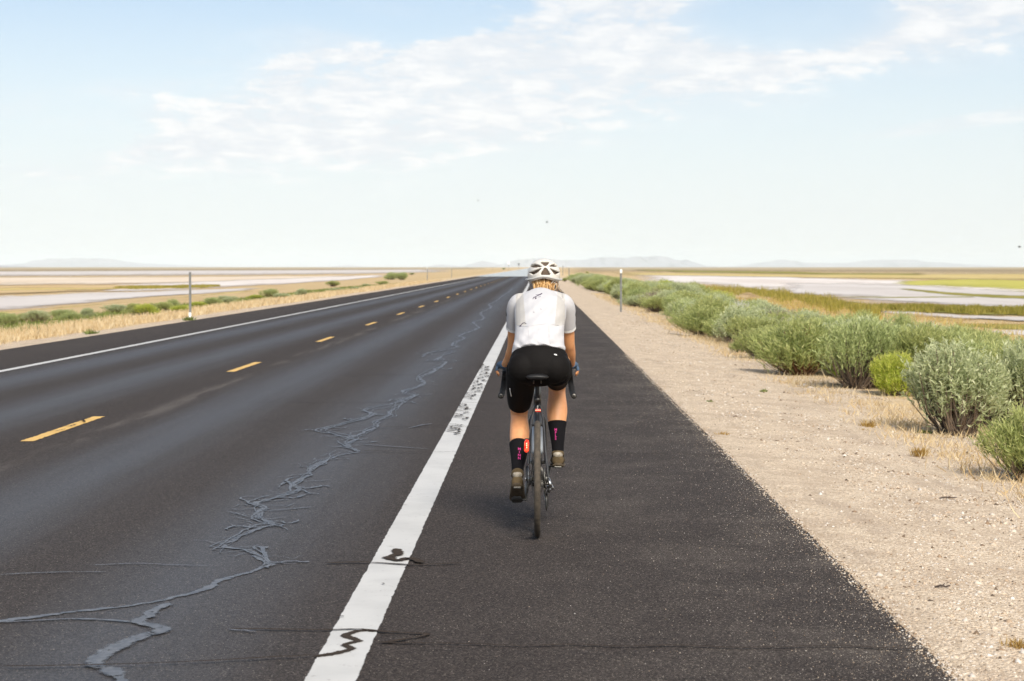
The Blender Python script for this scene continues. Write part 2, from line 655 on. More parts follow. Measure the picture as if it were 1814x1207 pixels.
# loose pale grains lie on the shoulder, more of them towards the gravel
fl = n.voro(pos, 150)
flr = n.noise(fl.outputs['Color'], 5.0, 0)
clus = n.noise(n.vec(gx, n.m('MULTIPLY', gy, 0.8), 0), 1.3, 6, 0.65)
dens = n.m('MULTIPLY', n.lin(gx, -0.6, 1.6, 0.05, 1.0), n.lin(clus, 0.32, 0.68, 0.1, 1.0))
dens = n.m('MAXIMUM', dens, n.m('MULTIPLY', n.step(gx, -8.5, -9.5), 0.25))
fth = n.lin(dens, 0, 1, 0.76, 0.555)
spot = n.m('MULTIPLY', n.m('GREATER_THAN', flr, fth), n.step(fl.outputs['Distance'], 0.62, 0.35))
c = n.mix(spot, c, n.ramp(n.noise(fl.outputs['Color'], 9.0, 0), [(0.35, (0.13, 0.11, 0.09)), (0.65, (0.40, 0.35, 0.29))]))
dust = n.m('MULTIPLY', n.m('MULTIPLY', dens, n.step(clus, 0.38, 0.7)), 0.16)
c = n.mix(dust, c, (0.30, 0.255, 0.21))
# pale scuffs by the centre line
sc_n = n.noise(n.vec(n.m('MULTIPLY', gx, 1.6), n.m('MULTIPLY', gy, 0.16), 8), 2.2, 6, 0.7)
cdx = n.m('DIVIDE', n.m('SUBTRACT', n.m('MULTIPLY_ADD', n.m('SUBTRACT', streak, 0.5), 0.5, gx), -4.28), 0.10)
cl_s = n.m('POWER', 2.718, n.m('MULTIPLY', n.m('MULTIPLY', cdx, cdx), -1.0))
c = n.mix(n.m('MULTIPLY', n.m('MULTIPLY', cl_s, n.step(sc_n, 0.42, 0.62)), 0.35), c, (0.20, 0.175, 0.155))
n.put(bs.inputs['Base Color'], c)
rr = n.lin(n.m('MULTIPLY', pol, lane), 0, 1, 0.80, 0.58)
n.put(bs.inputs['Roughness'], n.m('MULTIPLY_ADD', n.m('SUBTRACT', patch_n, 0.5), 0.12, rr))
n.put(bs.inputs['Specular IOR Level'], n.lin(n.m('MULTIPLY', pol, lane), 0, 1, 0.10, 0.40))
b = n.n('ShaderNodeBump')
b.inputs['Strength'].default_value = 0.55
b.inputs['Distance'].default_value = 0.004
n.put(b.inputs['Height'], n.m('MULTIPLY_ADD', agg.outputs['Distance'], -1.0, n.noise(pos, 60, 2, 0.6)))
n.put(bs.inputs['Normal'], b.outputs[0])

ROAD_FAR = 335.0
ry = np.concatenate([np.arange(-20, 60, 0.25), np.arange(60, ROAD_FAR + 0.1, 5)])
je = np.cumsum(rng.normal(0, 0.012, len(ry)))
je = je - np.linspace(0, 1, len(ry)) * je[-1]
je = np.clip(je * 0.4, -0.02, 0.02) + rng.normal(0, 0.004, len(ry))
rv, rf = [], []
cols = [ROAD_L, -8, -4.6, -0.5, 1.2, ROAD_R]
for i, yy in enumerate(ry):
    for j, xx in enumerate(cols):
        rv.append((xx + (je[i] if j == 5 else (-je[i] if j == 0 else 0)), yy, 0.0))
for i in range(len(ry) - 1):
    for j in range(5):
        a = i * 6 + j
        rf.append((a, a + 1, a + 7, a + 6))
road = tag(obj('road', mesh_np('road', rv, rf), m_road), 'two-lane dark asphalt road running straight to the horizon', 'road', kind='structure')

m_mir, n, bs, out = new_mat('hot_road_shimmer')
geo = n.n('ShaderNodeNewGeometry').outputs['Position']
n.put(bs.inputs['Base Color'], n.mix(n.noise(geo, 0.02, 3), (0.05, 0.05, 0.055), (0.09, 0.09, 0.095)))
bs.inputs['Roughness'].default_value = 0.12
bs.inputs['Specular IOR Level'].default_value = 1.0
far_road = tag(obj('road_far', mesh_np('road_far', [(ROAD_L, ROAD_FAR, 0), (ROAD_R, ROAD_FAR, 0), (ROAD_R, 3500, 0.02), (ROAD_L, 3500, 0.02)], [(0, 1, 2, 3)]), m_mir),
               'far stretch of road shimmering like water below the horizon', 'road', kind='structure')


def paint(name, base, worn, thr=0.66):
    m, n, bs, out = new_mat(name)
    pos = n.n('ShaderNodeNewGeometry').outputs['Position']
    f = n.noise(pos, 14.0, 6, 0.72)
    g = n.noise(pos, 2.0, 4, 0.6)
    c = n.mix(n.step(g, 0.35, 0.75), base, tuple(q * 0.86 for q in base))
    c = n.mix(n.m('MULTIPLY', n.step(f, thr, thr + 0.1), 0.75), c, worn)
    worn_edge(n, bs, out, pos, 55, 0.05, 0.16, (38, 0.665))
    n.put(bs.inputs['Base Color'], c)
    bs.inputs['Roughness'].default_value = 0.62
    b = n.n('ShaderNodeBump')
    b.inputs['Strength'].default_value = 0.5
    b.inputs['Distance'].default_value = 0.003
    n.put(b.inputs['Height'], n.noise(pos, 140, 3, 0.6))
    n.put(bs.inputs['Normal'], b.outputs[0])
    return m


m_white = paint('white_paint', (0.60, 0.59, 0.565), (0.30, 0.27, 0.25), 0.60)
m_yellow = paint('yellow_paint', (0.78, 0.48, 0.13), (0.30, 0.22, 0.13), 0.60)


def strip(name, cx, w, y0, y1, z, material, jit=0.0, step=0.06, parent=road):
    yy = np.concatenate([np.arange(y0, min(y1, 40), step), np.arange(min(max(y0, 40), y1), y1, 3.0), [y1]])
    yy = np.unique(yy)
    v, f = [], []
    for q in yy:
        a, b_ = rnd.gauss(0, jit), rnd.gauss(0, jit)
        v += [(cx - w / 2 + a, q, z), (cx + w / 2 + b_, q, z)]
    for i in range(len(yy) - 1):
        f.append((2 * i, 2 * i + 1, 2 * i + 3, 2 * i + 2))
    me = mesh_np(name, v, f)
    set_uv(me, [((i // 2), i % 2) for i in range(len(v))])
    return obj(name, me, material, parent)


tag(strip('edge_line', LINE_X, LINE_W, -5, ROAD_FAR, 0.004, m_white, 0.002), 'wide white line between lane and right shoulder')
tag(strip('edge_line', LLINE_X, 0.15, 10, ROAD_FAR, 0.004, m_white, 0.003), 'white line along the left shoulder')
y0 = 18.26
k = 0
while y0 < ROAD_FAR - 4:
    strip('lane_dash', DASH_X, 0.125, y0, y0 + 3.05, 0.004, m_yellow, 0.004, 0.05)
    y0 += 12.19
    k += 1

# crack sealant
m_seal, n, bs, out = new_mat('crack_sealant')
pos = n.n('ShaderNodeNewGeometry').outputs['Position']
f = n.noise(pos, 16.0, 7, 0.78, 0.8)
n.put(bs.inputs['Base Color'], n.ramp(f, [(0.34, (0.030, 0.027, 0.026)), (0.46, (0.075, 0.074, 0.077)), (0.60, (0.16, 0.163, 0.172)), (0.72, (0.055, 0.053, 0.054))]))  # dark bitumen, with reflected sky put into the colour as pale blue-grey
n.put(bs.inputs['Roughness'], n.lin(f, 0.3, 0.7, 0.34, 0.5))
worn_edge(n, bs, out, pos, 22, 0.50, 1.7, (17, 0.585))
bs.inputs['Specular IOR Level'].default_value = 0.6
m_tar, n, bs, out = new_mat('matte_tar')
pos = n.n('ShaderNodeNewGeometry').outputs['Position']
n.put(bs.inputs['Base Color'], n.mix(n.noise(pos, 30, 5, 0.7), (0.026, 0.019, 0.014), (0.070, 0.052, 0.039)))
bs.inputs['Roughness'].default_value = 0.85
bs.inputs['Specular IOR Level'].default_value = 0.08
worn_edge(n, bs, out, pos, 45, 0.35, 1.3)
m_crack = simple('open_crack', (0.012, 0.010, 0.009), 0.9, var=0.3, scale=12)


def ribbon(name, pts, w, z, material, jag=0.0, wv=0.3, sub=4, parent=road, world_pts=False, label=None):
    P = [Vector(p) for p in pts] if world_pts else [ground(*p) for p in pts]
    S = spl([(p.x, p.y) for p in P], sub)
    S = [np.array(s) for s in S]
    v, f = [], []
    m = len(S)
    wn_ = np.interp(np.linspace(0, 1, m), np.linspace(0, 1, max(3, m // 3)), rng.uniform(1 - wv, 1 + wv, max(3, m // 3)))
    for i in range(m):
        t = S[min(i + 1, m - 1)] - S[max(i - 1, 0)]
        L = np.linalg.norm(t) or 1
        nrm = np.array([-t[1], t[0]]) / L
        ww = w * wn_[i] * rnd.uniform(0.9, 1.1) / 2
        if i == 0 or i == m - 1:
            ww *= 0.25
        c = S[i] + rng.normal(0, jag, 2)
        a, b_ = c - nrm * ww, c + nrm * ww
        v += [(a[0], a[1], z), (b_[0], b_[1], z)]
    for i in range(m - 1):
        f.append((2 * i, 2 * i + 1, 2 * i + 3, 2 * i + 2))
    me = mesh_np(name, v, f)
    set_uv(me, [(i // 2, i % 2) for i in range(len(v))])
    o = obj(name, me, material, parent)
    if label: o['label'] = label
    return o


A = [(-60, 1109), (0, 1102), (133, 1085), (265, 1069), (365, 1044), (391, 1029), (474, 1004), (464, 993), (441, 976), (394, 969), (428, 950), (464, 935), (486, 930), (464, 920),
     (454, 913), (467, 901), (451, 893), (491, 882), (530, 867), (517, 858), (547, 843), (550, 830), (570, 820), (600, 808), (634, 802)]
B = [(634, 802), (614, 788), (623, 779), (573, 764), (598, 755), (661, 736), (645, 728), (681, 719), (708, 712), (735, 701), (714, 694), (750, 681), (743, 670), (761, 661), (790, 643),
     (775, 638), (788, 629), (806, 623)]
Cc = [(748, 633), (757, 627), (784, 621), (811, 616), (802, 609), (824, 600), (813, 596), (835, 587), (849, 580), (840, 571), (858, 564), (852, 555), (870, 545), (866, 540),
      (880, 533), (890, 525), (900, 518), (908, 511)]
D = [(614, 781), (634, 771), (658, 761), (670, 755), (665, 748), (692, 736), (690, 731), (717, 714), (708, 710), (735, 703)]
E = [(-60, 1108), (0, 1105), (116, 1099), (180, 1100), (232, 1104), (262, 1110)]
G = [(298, 1071), (270, 1086), (262, 1094), (245, 1104), (286, 1115), (278, 1124), (252, 1129), (189, 1158), (168, 1180), (195, 1189), (215, 1207), (226, 1228)]
zr = 0.0045
for nm, P, w, jg in (('main', A, 0.058, 0.007), ('b', B, 0.052, 0.016), ('c', Cc, 0.060, 0.03), ('d', D, 0.045, 0.012), ('e', E, 0.034, 0.002), ('g', G, 0.080, 0.003)):
    ribbon('crack_seal', P, w, zr, m_seal, jg, 0.55, 8)
    zr += 0.0006
# side strands that flake off the main seal
for P in (A[6:], B, Cc, D):
    for q in range(3):
        pts = [(a + rnd.gauss(0, 8) * (b_ - 473) / 400, b_ + rnd.gauss(0, 3.5) * (b_ - 473) / 400) for a, b_ in P]
        ribbon('crack_seal', pts, rnd.choice((0.012, 0.016, 0.022)), zr + 0.0002 * q, m_seal, 0.008, 0.7, 5)
for P in (A[6:], B, Cc):
    for i in range(len(P) - 1):
        for q in range(4):
            if rnd.random() < 0.7:
                t = rnd.random()
                x0 = P[i][0] * (1 - t) + P[i + 1][0] * t
                yy0 = P[i][1] * (1 - t) + P[i + 1][1] * t
                k = (yy0 - 473) / 500
                s = rnd.choice((-1, 1))
                L = rnd.uniform(15, 75) * k + 6
                pts = [(x0, yy0), (x0 + s * L * 0.4, yy0 + rnd.uniform(-2.5, 2.5) * k), (x0 + s * L * 0.7, yy0 + rnd.uniform(-4, 4) * k), (x0 + s * L, yy0 + rnd.uniform(-6, 6) * k)]
                ribbon('crack_seal', pts, rnd.choice((0.008, 0.011, 0.015, 0.03)), zr + rnd.uniform(0, 0.001), m_seal, 0.014, 0.7, 3)
for P, w in (([(160, 1004), (240, 1001), (300, 1003), (370, 1005)], 0.018), ([(0, 1021), (60, 1018), (120, 1016), (190, 1016)], 0.015),
             ([(400, 908), (420, 912), (440, 918)], 0.02), ([(470, 908), (520, 903), (556, 900)], 0.022), ([(400, 1118), (455, 1122)], 0.018),
             ([(634, 788), (700, 793), (760, 797)], 0.035), ([(723, 760), (745, 755), (765, 752)], 0.03)):
    ribbon('crack_seal', P, w, zr + 0.0012, m_seal, 0.004, 0.4, 5)
# dark tar wiggles across and on the white line
zt = 0.0075
for P, w in (([(556, 1166), (590, 1161), (604, 1158), (622, 1152), (610, 1145), (634, 1138), (612, 1128), (640, 1120), (668, 1121)], 0.045),
             ([(660, 1120), (720, 1124), (756, 1126), (742, 1131), (700, 1138), (672, 1142)], 0.026),
             ([(676, 1142), (800, 1143), (920, 1147), (1010, 1145), (1100, 1148), (1200, 1146), (1300, 1150), (1390, 1149), (1480, 1147), (1560, 1151), (1650, 1153)], 0.019),
             ([(400, 1117), (480, 1118), (584, 1119), (640, 1118), (690, 1124)], 0.022),
             ([(575, 1000), (650, 999), (720, 1003), (775, 1002), (818, 1000)], 0.030),
             ([(700, 975), (706, 984), (690, 990), (704, 996), (726, 992), (750, 1000)], 0.07),
             ([(600, 1094), (607, 1096)], 0.03), ([(675, 1037), (683, 1038)], 0.02),
             ([(84, 766), (100, 765), (116, 762)], 0.02), ([(108, 757), (122, 757), (136, 753)], 0.02), ([(138, 750), (150, 749), (146, 745), (160, 744)], 0.03),
             ([(0, 1186), (160, 1184), (330, 1178), (470, 1170), (556, 1166)], 0.016),
             ([(630, 801), (720, 803), (820, 803), (960, 803), (1130, 806), (1304, 810)], 0.020),
             ([(560, 764), (650, 760), (780, 757), (860, 759), (890, 758)], 0.018)):
    ribbon('tar_seam', P, w, zt, m_tar, 0.003, 0.3, 6)
    zt += 0.0006
for yy0 in (648, 652, 658, 664, 671, 678, 684, 690, 697, 703, 720, 727, 738, 757, 763):
    x0 = 949 - 0.50 * (yy0 - 473) + rnd.uniform(-4, 4)
    k = (yy0 - 473) / 240
    pts = [(x0 - 16 * k, yy0 - 3 * k), (x0 + rnd.uniform(-4, 10) * k, yy0 - 1), (x0 - 9 * k, yy0 + 2 * k), (x0 + rnd.uniform(4, 12) * k, yy0 + 4 * k), (x0 + 2 * k, yy0 + 6 * k), (x0 + rnd.uniform(8, 16) * k, yy0 + 7.5 * k)]
    ribbon('tar_seam', pts, 0.030, zt, m_tar, 0.008, 0.4, 4)
    zt += 0.0002
for yy0, xa, xb in ((640, 590, 1132), (596, 700, 1090), (665, 600, 1160), (690, 850, 1190), (570, 760, 1062), (555, 790, 1046), (712, 330, 900), (533, 850, 1022)):
    n_ = 7
    pts = [(xa + (xb - xa) * i / (n_ - 1), yy0 + rnd.uniform(-1.2, 1.2) + (i / n_) * 2) for i in range(n_)]
    ribbon('open_crack', pts, 0.022, 0.0042, m_crack, 0.006, 0.5, 6)

# ------------------------------------------------------------------ flats: salt, ponds, marsh
def flat_mat(name, c0, c1, rough=0.9, sc=0.05, stretch=6.0, spec=0.2, bump=0.0):
    m, n, bs, out = new_mat(name)
    pos = n.n('ShaderNodeNewGeometry').outputs['Position']
    sp = n.n('ShaderNodeSeparateXYZ')
    n.put(sp.inputs[0], pos)
    f = n.noise(n.vec(sp.outputs[0], n.m('MULTIPLY', sp.outputs[1], 1.0 / stretch), 0), sc, 5, 0.62)
    n.put(bs.inputs['Base Color'], n.mix(n.step(f, 0.3, 0.7), c0, c1))
    bs.inputs['Roughness'].default_value = rough
    bs.inputs['Specular IOR Level'].default_value = spec
    worn_edge(n, bs, out, n.vec(sp.outputs[0], n.m('MULTIPLY', sp.outputs[1], 0.35), 3), 0.16, 0.5, 1.5, None, True)
    return m


m_salt = flat_mat('salt_crust', (0.66, 0.58, 0.52), (0.78, 0.73, 0.69), 0.9)
m_mud = flat_mat('wet_mud', (0.56, 0.50, 0.45), (0.68, 0.625, 0.58), 0.65, 0.1, 6, 0.3)
m_pond = flat_mat('shallow_water', (0.30, 0.29, 0.29), (0.36, 0.35, 0.35), 0.08, 0.1, 4, 0.6)
m_sand = flat_mat('pale_sand', (0.64, 0.51, 0.37), (0.76, 0.65, 0.52), 0.95)
m_ochre = flat_mat('ochre_flat', (0.50, 0.34, 0.16), (0.64, 0.48, 0.26), 0.95)
m_gold = flat_mat('golden_grass_flat', (0.52, 0.38, 0.13), (0.62, 0.50, 0.22), 0.95, 0.08, 3)
m_lime = flat_mat('lime_grass_flat', (0.43, 0.40, 0.07), (0.56, 0.51, 0.12), 0.95, 0.06, 3)
m_olive = flat_mat('olive_marsh', (0.20, 0.19, 0.03), (0.34, 0.29, 0.06), 0.95, 0.12, 3)
m_tan = flat_mat('far_tan_steppe', (0.36, 0.27, 0.15), (0.50, 0.39, 0.23), 0.95, 0.01, 3)

flat_z = [FLAT + 0.02]


def patch(name, label, low, upp, material, nseg=140, jit=0.7, cat=None):
    """a sheet lying on the flats; edges traced where they lie on the plain, given roughness of their own"""
    flat_z[0] += 0.003
    z = flat_z[0]
    la, ua = np.array(low, float), np.array(upp, float)
    x0 = max(la[0, 0], ua[0, 0])
    t = np.linspace(0, 1, nseg)
    lx = la[0, 0] + (la[-1, 0] - la[0, 0]) * t
    ux = ua[0, 0] + (ua[-1, 0] - ua[0, 0]) * t
    ly = np.interp(lx, la[:, 0], la[:, 1])
    uy = np.interp(ux, ua[:, 0], ua[:, 1])

    def rough():
        r = np.zeros(nseg)
        for o_, a_ in ((4, 1.0), (9, 0.7), (21, 0.5), (47, 0.35)):
            r += a_ * np.interp(t, np.linspace(0, 1, o_), rng.normal(0, 0.5, o_))
        return r
    kl = np.clip((ly - 473) / 40, 0.12, 1.6)
    ku = np.clip((uy - 473) / 40, 0.12, 1.6)
    ly = ly + rough() * jit * kl
    uy = np.minimum(uy + rough() * jit * ku, ly - 0.05)
    uy = np.maximum(uy, 473.9)
    ly = np.maximum(ly, uy + 0.05)
    v, f = [], []
    for i in range(nseg):
        v.append(ground(lx[i], ly[i], z))
        v.append(ground(ux[i], uy[i], z))
    for i in range(nseg - 1):
        f.append((2 * i, 2 * i + 2, 2 * i + 3, 2 * i + 1))
    me = mesh_np(name, v, f)
    set_uv(me, [((i // 2) / nseg, i % 2) for i in range(len(v))])
    o = obj(name, me, material)
    return tag(o, label, cat or name.replace('_', ' '), kind='structure')


# right of the road, far to near
patch('steppe', 'tan far steppe along the right horizon', [(1000, 486), (1814, 486), (2100, 486)], [(1000, 474.6), (1814, 474.2), (2100, 474.2)], m_tan, cat='steppe')
patch('marsh', 'thin olive marsh strip under the right horizon', [(1120, 480.5), (1400, 485), (1560, 492), (1640, 490)], [(1120, 477.5), (1400, 481), (1560, 487), (1640, 487)], m_olive, cat='marsh')
patch('golden_flat', 'golden dry flat beyond the white salt', [(1080, 489), (1400, 492), (1814, 499), (2050, 500)], [(1080, 482), (1400, 486), (1814, 485), (2050, 485)], m_gold, cat='flat')
patch('marsh', 'far olive line of marsh right of the salt', [(1180, 482.5), (1500, 487), (1640, 488)], [(1180, 480), (1500, 484), (1640, 484)], m_olive, cat='marsh')
patch('salt_flat', 'dazzling white salt flat behind the sagebrush belt', [(1120, 500), (1250, 508), (1400, 524), (1560, 545), (1814, 560), (2000, 566)], [(1120, 487), (1250, 488), (1400, 490), (1560, 494), (1740, 501), (2000, 506)], m_salt, cat='salt flat')
patch('mud_flat', 'grey wet mud flat at the far right', [(1380, 520), (1500, 536), (1600, 548), (1814, 562), (2000, 566)], [(1380, 502), (1500, 500), (1600, 502), (1814, 514), (2000, 520)], m_mud, cat='mud flat')
patch('marsh', 'bright lime green marsh field at the far right', [(1580, 503), (1640, 509), (1720, 512), (1814, 519), (2050, 522)], [(1580, 499), (1660, 495), (1720, 494), (1814, 495.5), (2050, 495)], m_lime, cat='marsh')
patch('marsh', 'slanting green tongue of marsh across the wet mud', [(1590, 513), (1660, 521), (1740, 527), (1814, 530), (2000, 532)], [(1590, 510), (1660, 515), (1740, 521), (1814, 523.5), (2000, 525)], m_olive, cat='marsh')
patch('marsh', 'hair-thin green line of marsh on the mud', [(1430, 527), (1600, 528), (1730, 527)], [(1430, 525.8), (1600, 526), (1730, 525.6)], m_olive, jit=0.25, cat='marsh')
patch('marsh', 'broad olive green marsh band across the mud', [(1530, 551), (1620, 554), (1720, 558), (1814, 561), (2000, 566)], [(1530, 546), (1620, 542), (1720, 545), (1814, 547), (2000, 549)], m_olive, cat='marsh')
patch('pond', 'narrow pale pond near the right edge', [(1550, 553), (1620, 560), (1720, 566), (1814, 570), (2000, 576)], [(1550, 550.5), (1620, 552), (1720, 557), (1814, 560), (2000, 563)], m_mud, cat='pond')
patch('golden_flat', 'ochre flat with dry tracks at the right edge', [(1300, 560), (1560, 600), (1700, 640), (1814, 660), (2000, 690)], [(1300, 512), (1440, 530), (1560, 552), (1814, 568), (2000, 574)], m_ochre, cat='flat')
patch('marsh', 'near olive strip of marsh at the right edge', [(1690, 580), (1760, 584), (1814, 586), (2000, 590)], [(1690, 572), (1760, 573), (1814, 573), (2000, 575)], m_olive, cat='marsh')
patch('mud_flat', 'small pale mud pan at the right edge', [(1745, 590), (1790, 594), (1830, 596), (2000, 600)], [(1745, 586), (1790, 584), (1830, 585), (2000, 588)], m_mud, cat='mud flat')
# left of the road
patch('steppe', 'grey brown steppe line along the left horizon', [(-300, 481), (0, 481), (600, 479), (860, 477.5)], [(-300, 475.2), (0, 475.2), (600, 474.6), (860, 474.4)], m_tan, cat='steppe')
patch('lake', 'pale grey lake strip under the left horizon', [(-300, 492), (0, 491), (350, 490), (640, 487), (800, 482)], [(-300, 480.5), (0, 480.5), (350, 479), (640, 478), (800, 477.5)], m_mud, cat='lake')
patch('sand_flat', 'pale sand flat beyond the left pond', [(-300, 512), (0, 508), (300, 505), (520, 498), (640, 492)], [(-300, 492), (0, 491), (300, 490), (520, 488.5), (640, 487)], m_sand, cat='flat')
patch('salt_flat', 'white salt flat beside the left verge', [(180, 520), (330, 514), (450, 508), (600, 498), (690, 490)], [(180, 503), (330, 500), (450, 495), (600, 489.5), (690, 486)], m_salt, cat='salt flat')
patch('golden_flat', 'golden orange flat beyond the left pond', [(-300, 528), (0, 523), (120, 518), (300, 511), (400, 508)], [(-300, 508), (0, 505), (120, 503), (300, 505), (400, 506)], m_ochre, cat='flat')
patch('marsh', 'yellow green line of marsh on the left flats', [(-100, 515), (60, 514.5), (200, 513), (330, 511.5)], [(-100, 511), (60, 510), (200, 509.5), (330, 508.5)], m_gold, cat='marsh')
patch('pond', 'pale pond at the left edge of the plain', [(-300, 560), (0, 552), (60, 548), (160, 536), (340, 522), (470, 512)], [(-300, 526), (0, 522), (60, 520), (160, 517), (340, 513), (470, 509)], m_mud, cat='pond')
patch('golden_flat', 'dry golden bar at the foot of the left verge', [(-300, 600), (0, 566), (150, 560), (300, 545), (450, 527)], [(-300, 565), (60, 549), (150, 540), (300, 528), (450, 514)], m_gold, cat='flat')

# ------------------------------------------------------------------ far mountains
m_mt = simple('bare_mountain', (0.30, 0.29, 0.33), 0.95, var=0.25, scale=0.0006)  # rock itself is tan; the blue of distance is put into its colour


def mountain(name, label, sil, D, depth):
    S = np.array(sil, float)
    n_ = 90
    xs_ = np.linspace(S[0, 0], S[-1, 0], n_)
    ysl = np.interp(xs_, S[:, 0], S[:, 1])
    hh = np.maximum((473.4 - ysl) / F * D, 0.0)
    hh = hh * (1 + 0.05 * np.interp(np.arange(n_), np.arange(0, n_, 3), rng.normal(0, 1, len(np.arange(0, n_, 3)))))
    v, f = [], []
    rows = [(-1.0, 0.0), (-0.7, 0.22), (-0.42, 0.5), (-0.2, 0.78), (0, 1.0), (0.4, 0.6), (1.0, 0.0)]
    for q, (dy_, kh) in enumerate(rows):
        for i in range(n_):
            Yd = D + dy_ * depth
            px_ = at(xs_[i], 473, D).x
            jj = 0 if kh in (0.0, 1.0) else rng.normal(0, 0.10)
            v.append((px_, Yd + (rng.normal(0, 0.12) * depth if kh not in (0.0,) else 0), -1.6 + hh[i] * max(0, kh + jj)))
    for q in range(len(rows) - 1):
        for i in range(n_ - 1):
            a = q * n_ + i
            f.append((a, a + 1, a + n_ + 1, a + n_))
    return tag(obj(name, mesh_np(name, v, f, True), m_mt), label, 'mountains', kind='structure')


mountain('mountain', 'pale mountain range on the left horizon', [(10, 474), (60, 466), (95, 460), (140, 458), (165, 460), (185, 458.5), (215, 464), (245, 466.5), (280, 468), (330, 471), (390, 474)], 42000, 4000)
mountain('mountain', 'blue low hill at the left edge of the horizon', [(-140, 474), (-80, 469), (-20, 470), (10, 472), (36, 475)], 16000, 900)
mountain('mountain', 'tiny far hill left of the road', [(585, 473.5), (602, 471), (618, 470), (632, 472), (645, 473.5)], 42000, 2000)
mountain('mountain', 'small pointed hills left of the cyclist', [(755, 473.5), (780, 469), (800, 470.5), (818, 472), (845, 465), (857, 463), (866, 464), (884, 469), (905, 471), (930, 473.5)], 36000, 2500)
mountain('mountain', 'long pale mountain range behind the cyclist', [(870, 473.5), (895, 467), (905, 463), (920, 459.5), (935, 459), (960, 458), (1000, 461), (1040, 460), (1085, 455), (1105, 458), (1125, 454.5), (1140, 457), (1165, 454), (1180, 457), (1195, 460), (1212, 461), (1230, 468), (1246, 473.5)], 40000, 5000)
mountain('mountain', 'faint mountain range on the right horizon', [(1305, 473.5), (1340, 466), (1370, 463), (1386, 461), (1400, 463), (1430, 466), (1470, 466), (1500, 466), (1530, 463), (1560, 461.5), (1590, 460.5), (1620, 461.5), (1660, 466), (1700, 468), (1760, 473.5)], 44000, 4000)

# ------------------------------------------------------------------ haze
def haze_box():
    m = bpy.data.materials.new('haze')
    m.use_nodes = True
    t = m.node_tree
    t.nodes.clear()
    o_ = t.nodes.new('ShaderNodeOutputMaterial')
    pv = t.nodes.new('ShaderNodeVolumePrincipled')
    pv.inputs['Color'].default_value = (0.86, 0.95, 1.0, 1)
    pv.inputs['Density'].default_value = 3.7e-5
    pv.inputs['Anisotropy'].default_value = -0.2
    t.links.new(pv.outputs[0], o_.inputs['Volume'])
    mb = MB()
    mb.box((0, 0, 150), (130000, 130000, 306))
    tag(mb.build('haze', m, smooth=False), 'pale heat haze over the whole plain', 'haze', kind='stuff')


haze_box()


# ------------------------------------------------------------------ vegetation
def unit(a):
    return a / np.maximum(np.linalg.norm(a, axis=-1, keepdims=True), 1e-9)


def ribbons(base, tip, width, bend, r):
    """narrow leaves: base, tip (n,3); returns verts, quads; two quads each"""
    n_ = len(base)
    ax = unit(tip - base)
    side = unit(np.cross(ax, unit(r.normal(size=(n_, 3)))))
    mid = (base + tip) * 0.5 + bend
    w = width[:, None]
    v = np.stack([base - side * w * 0.3, base + side * w * 0.3, mid - side * w * 0.5, mid + side * w * 0.5, tip - side * w * 0.12, tip + side * w * 0.12], 1)
    i = np.arange(n_)[:, None] * 6
    f = np.concatenate([i + np.array([[0, 1, 3, 2]]), i + np.array([[2, 3, 5, 4]])], 0)
    return v.reshape(-1, 3), f


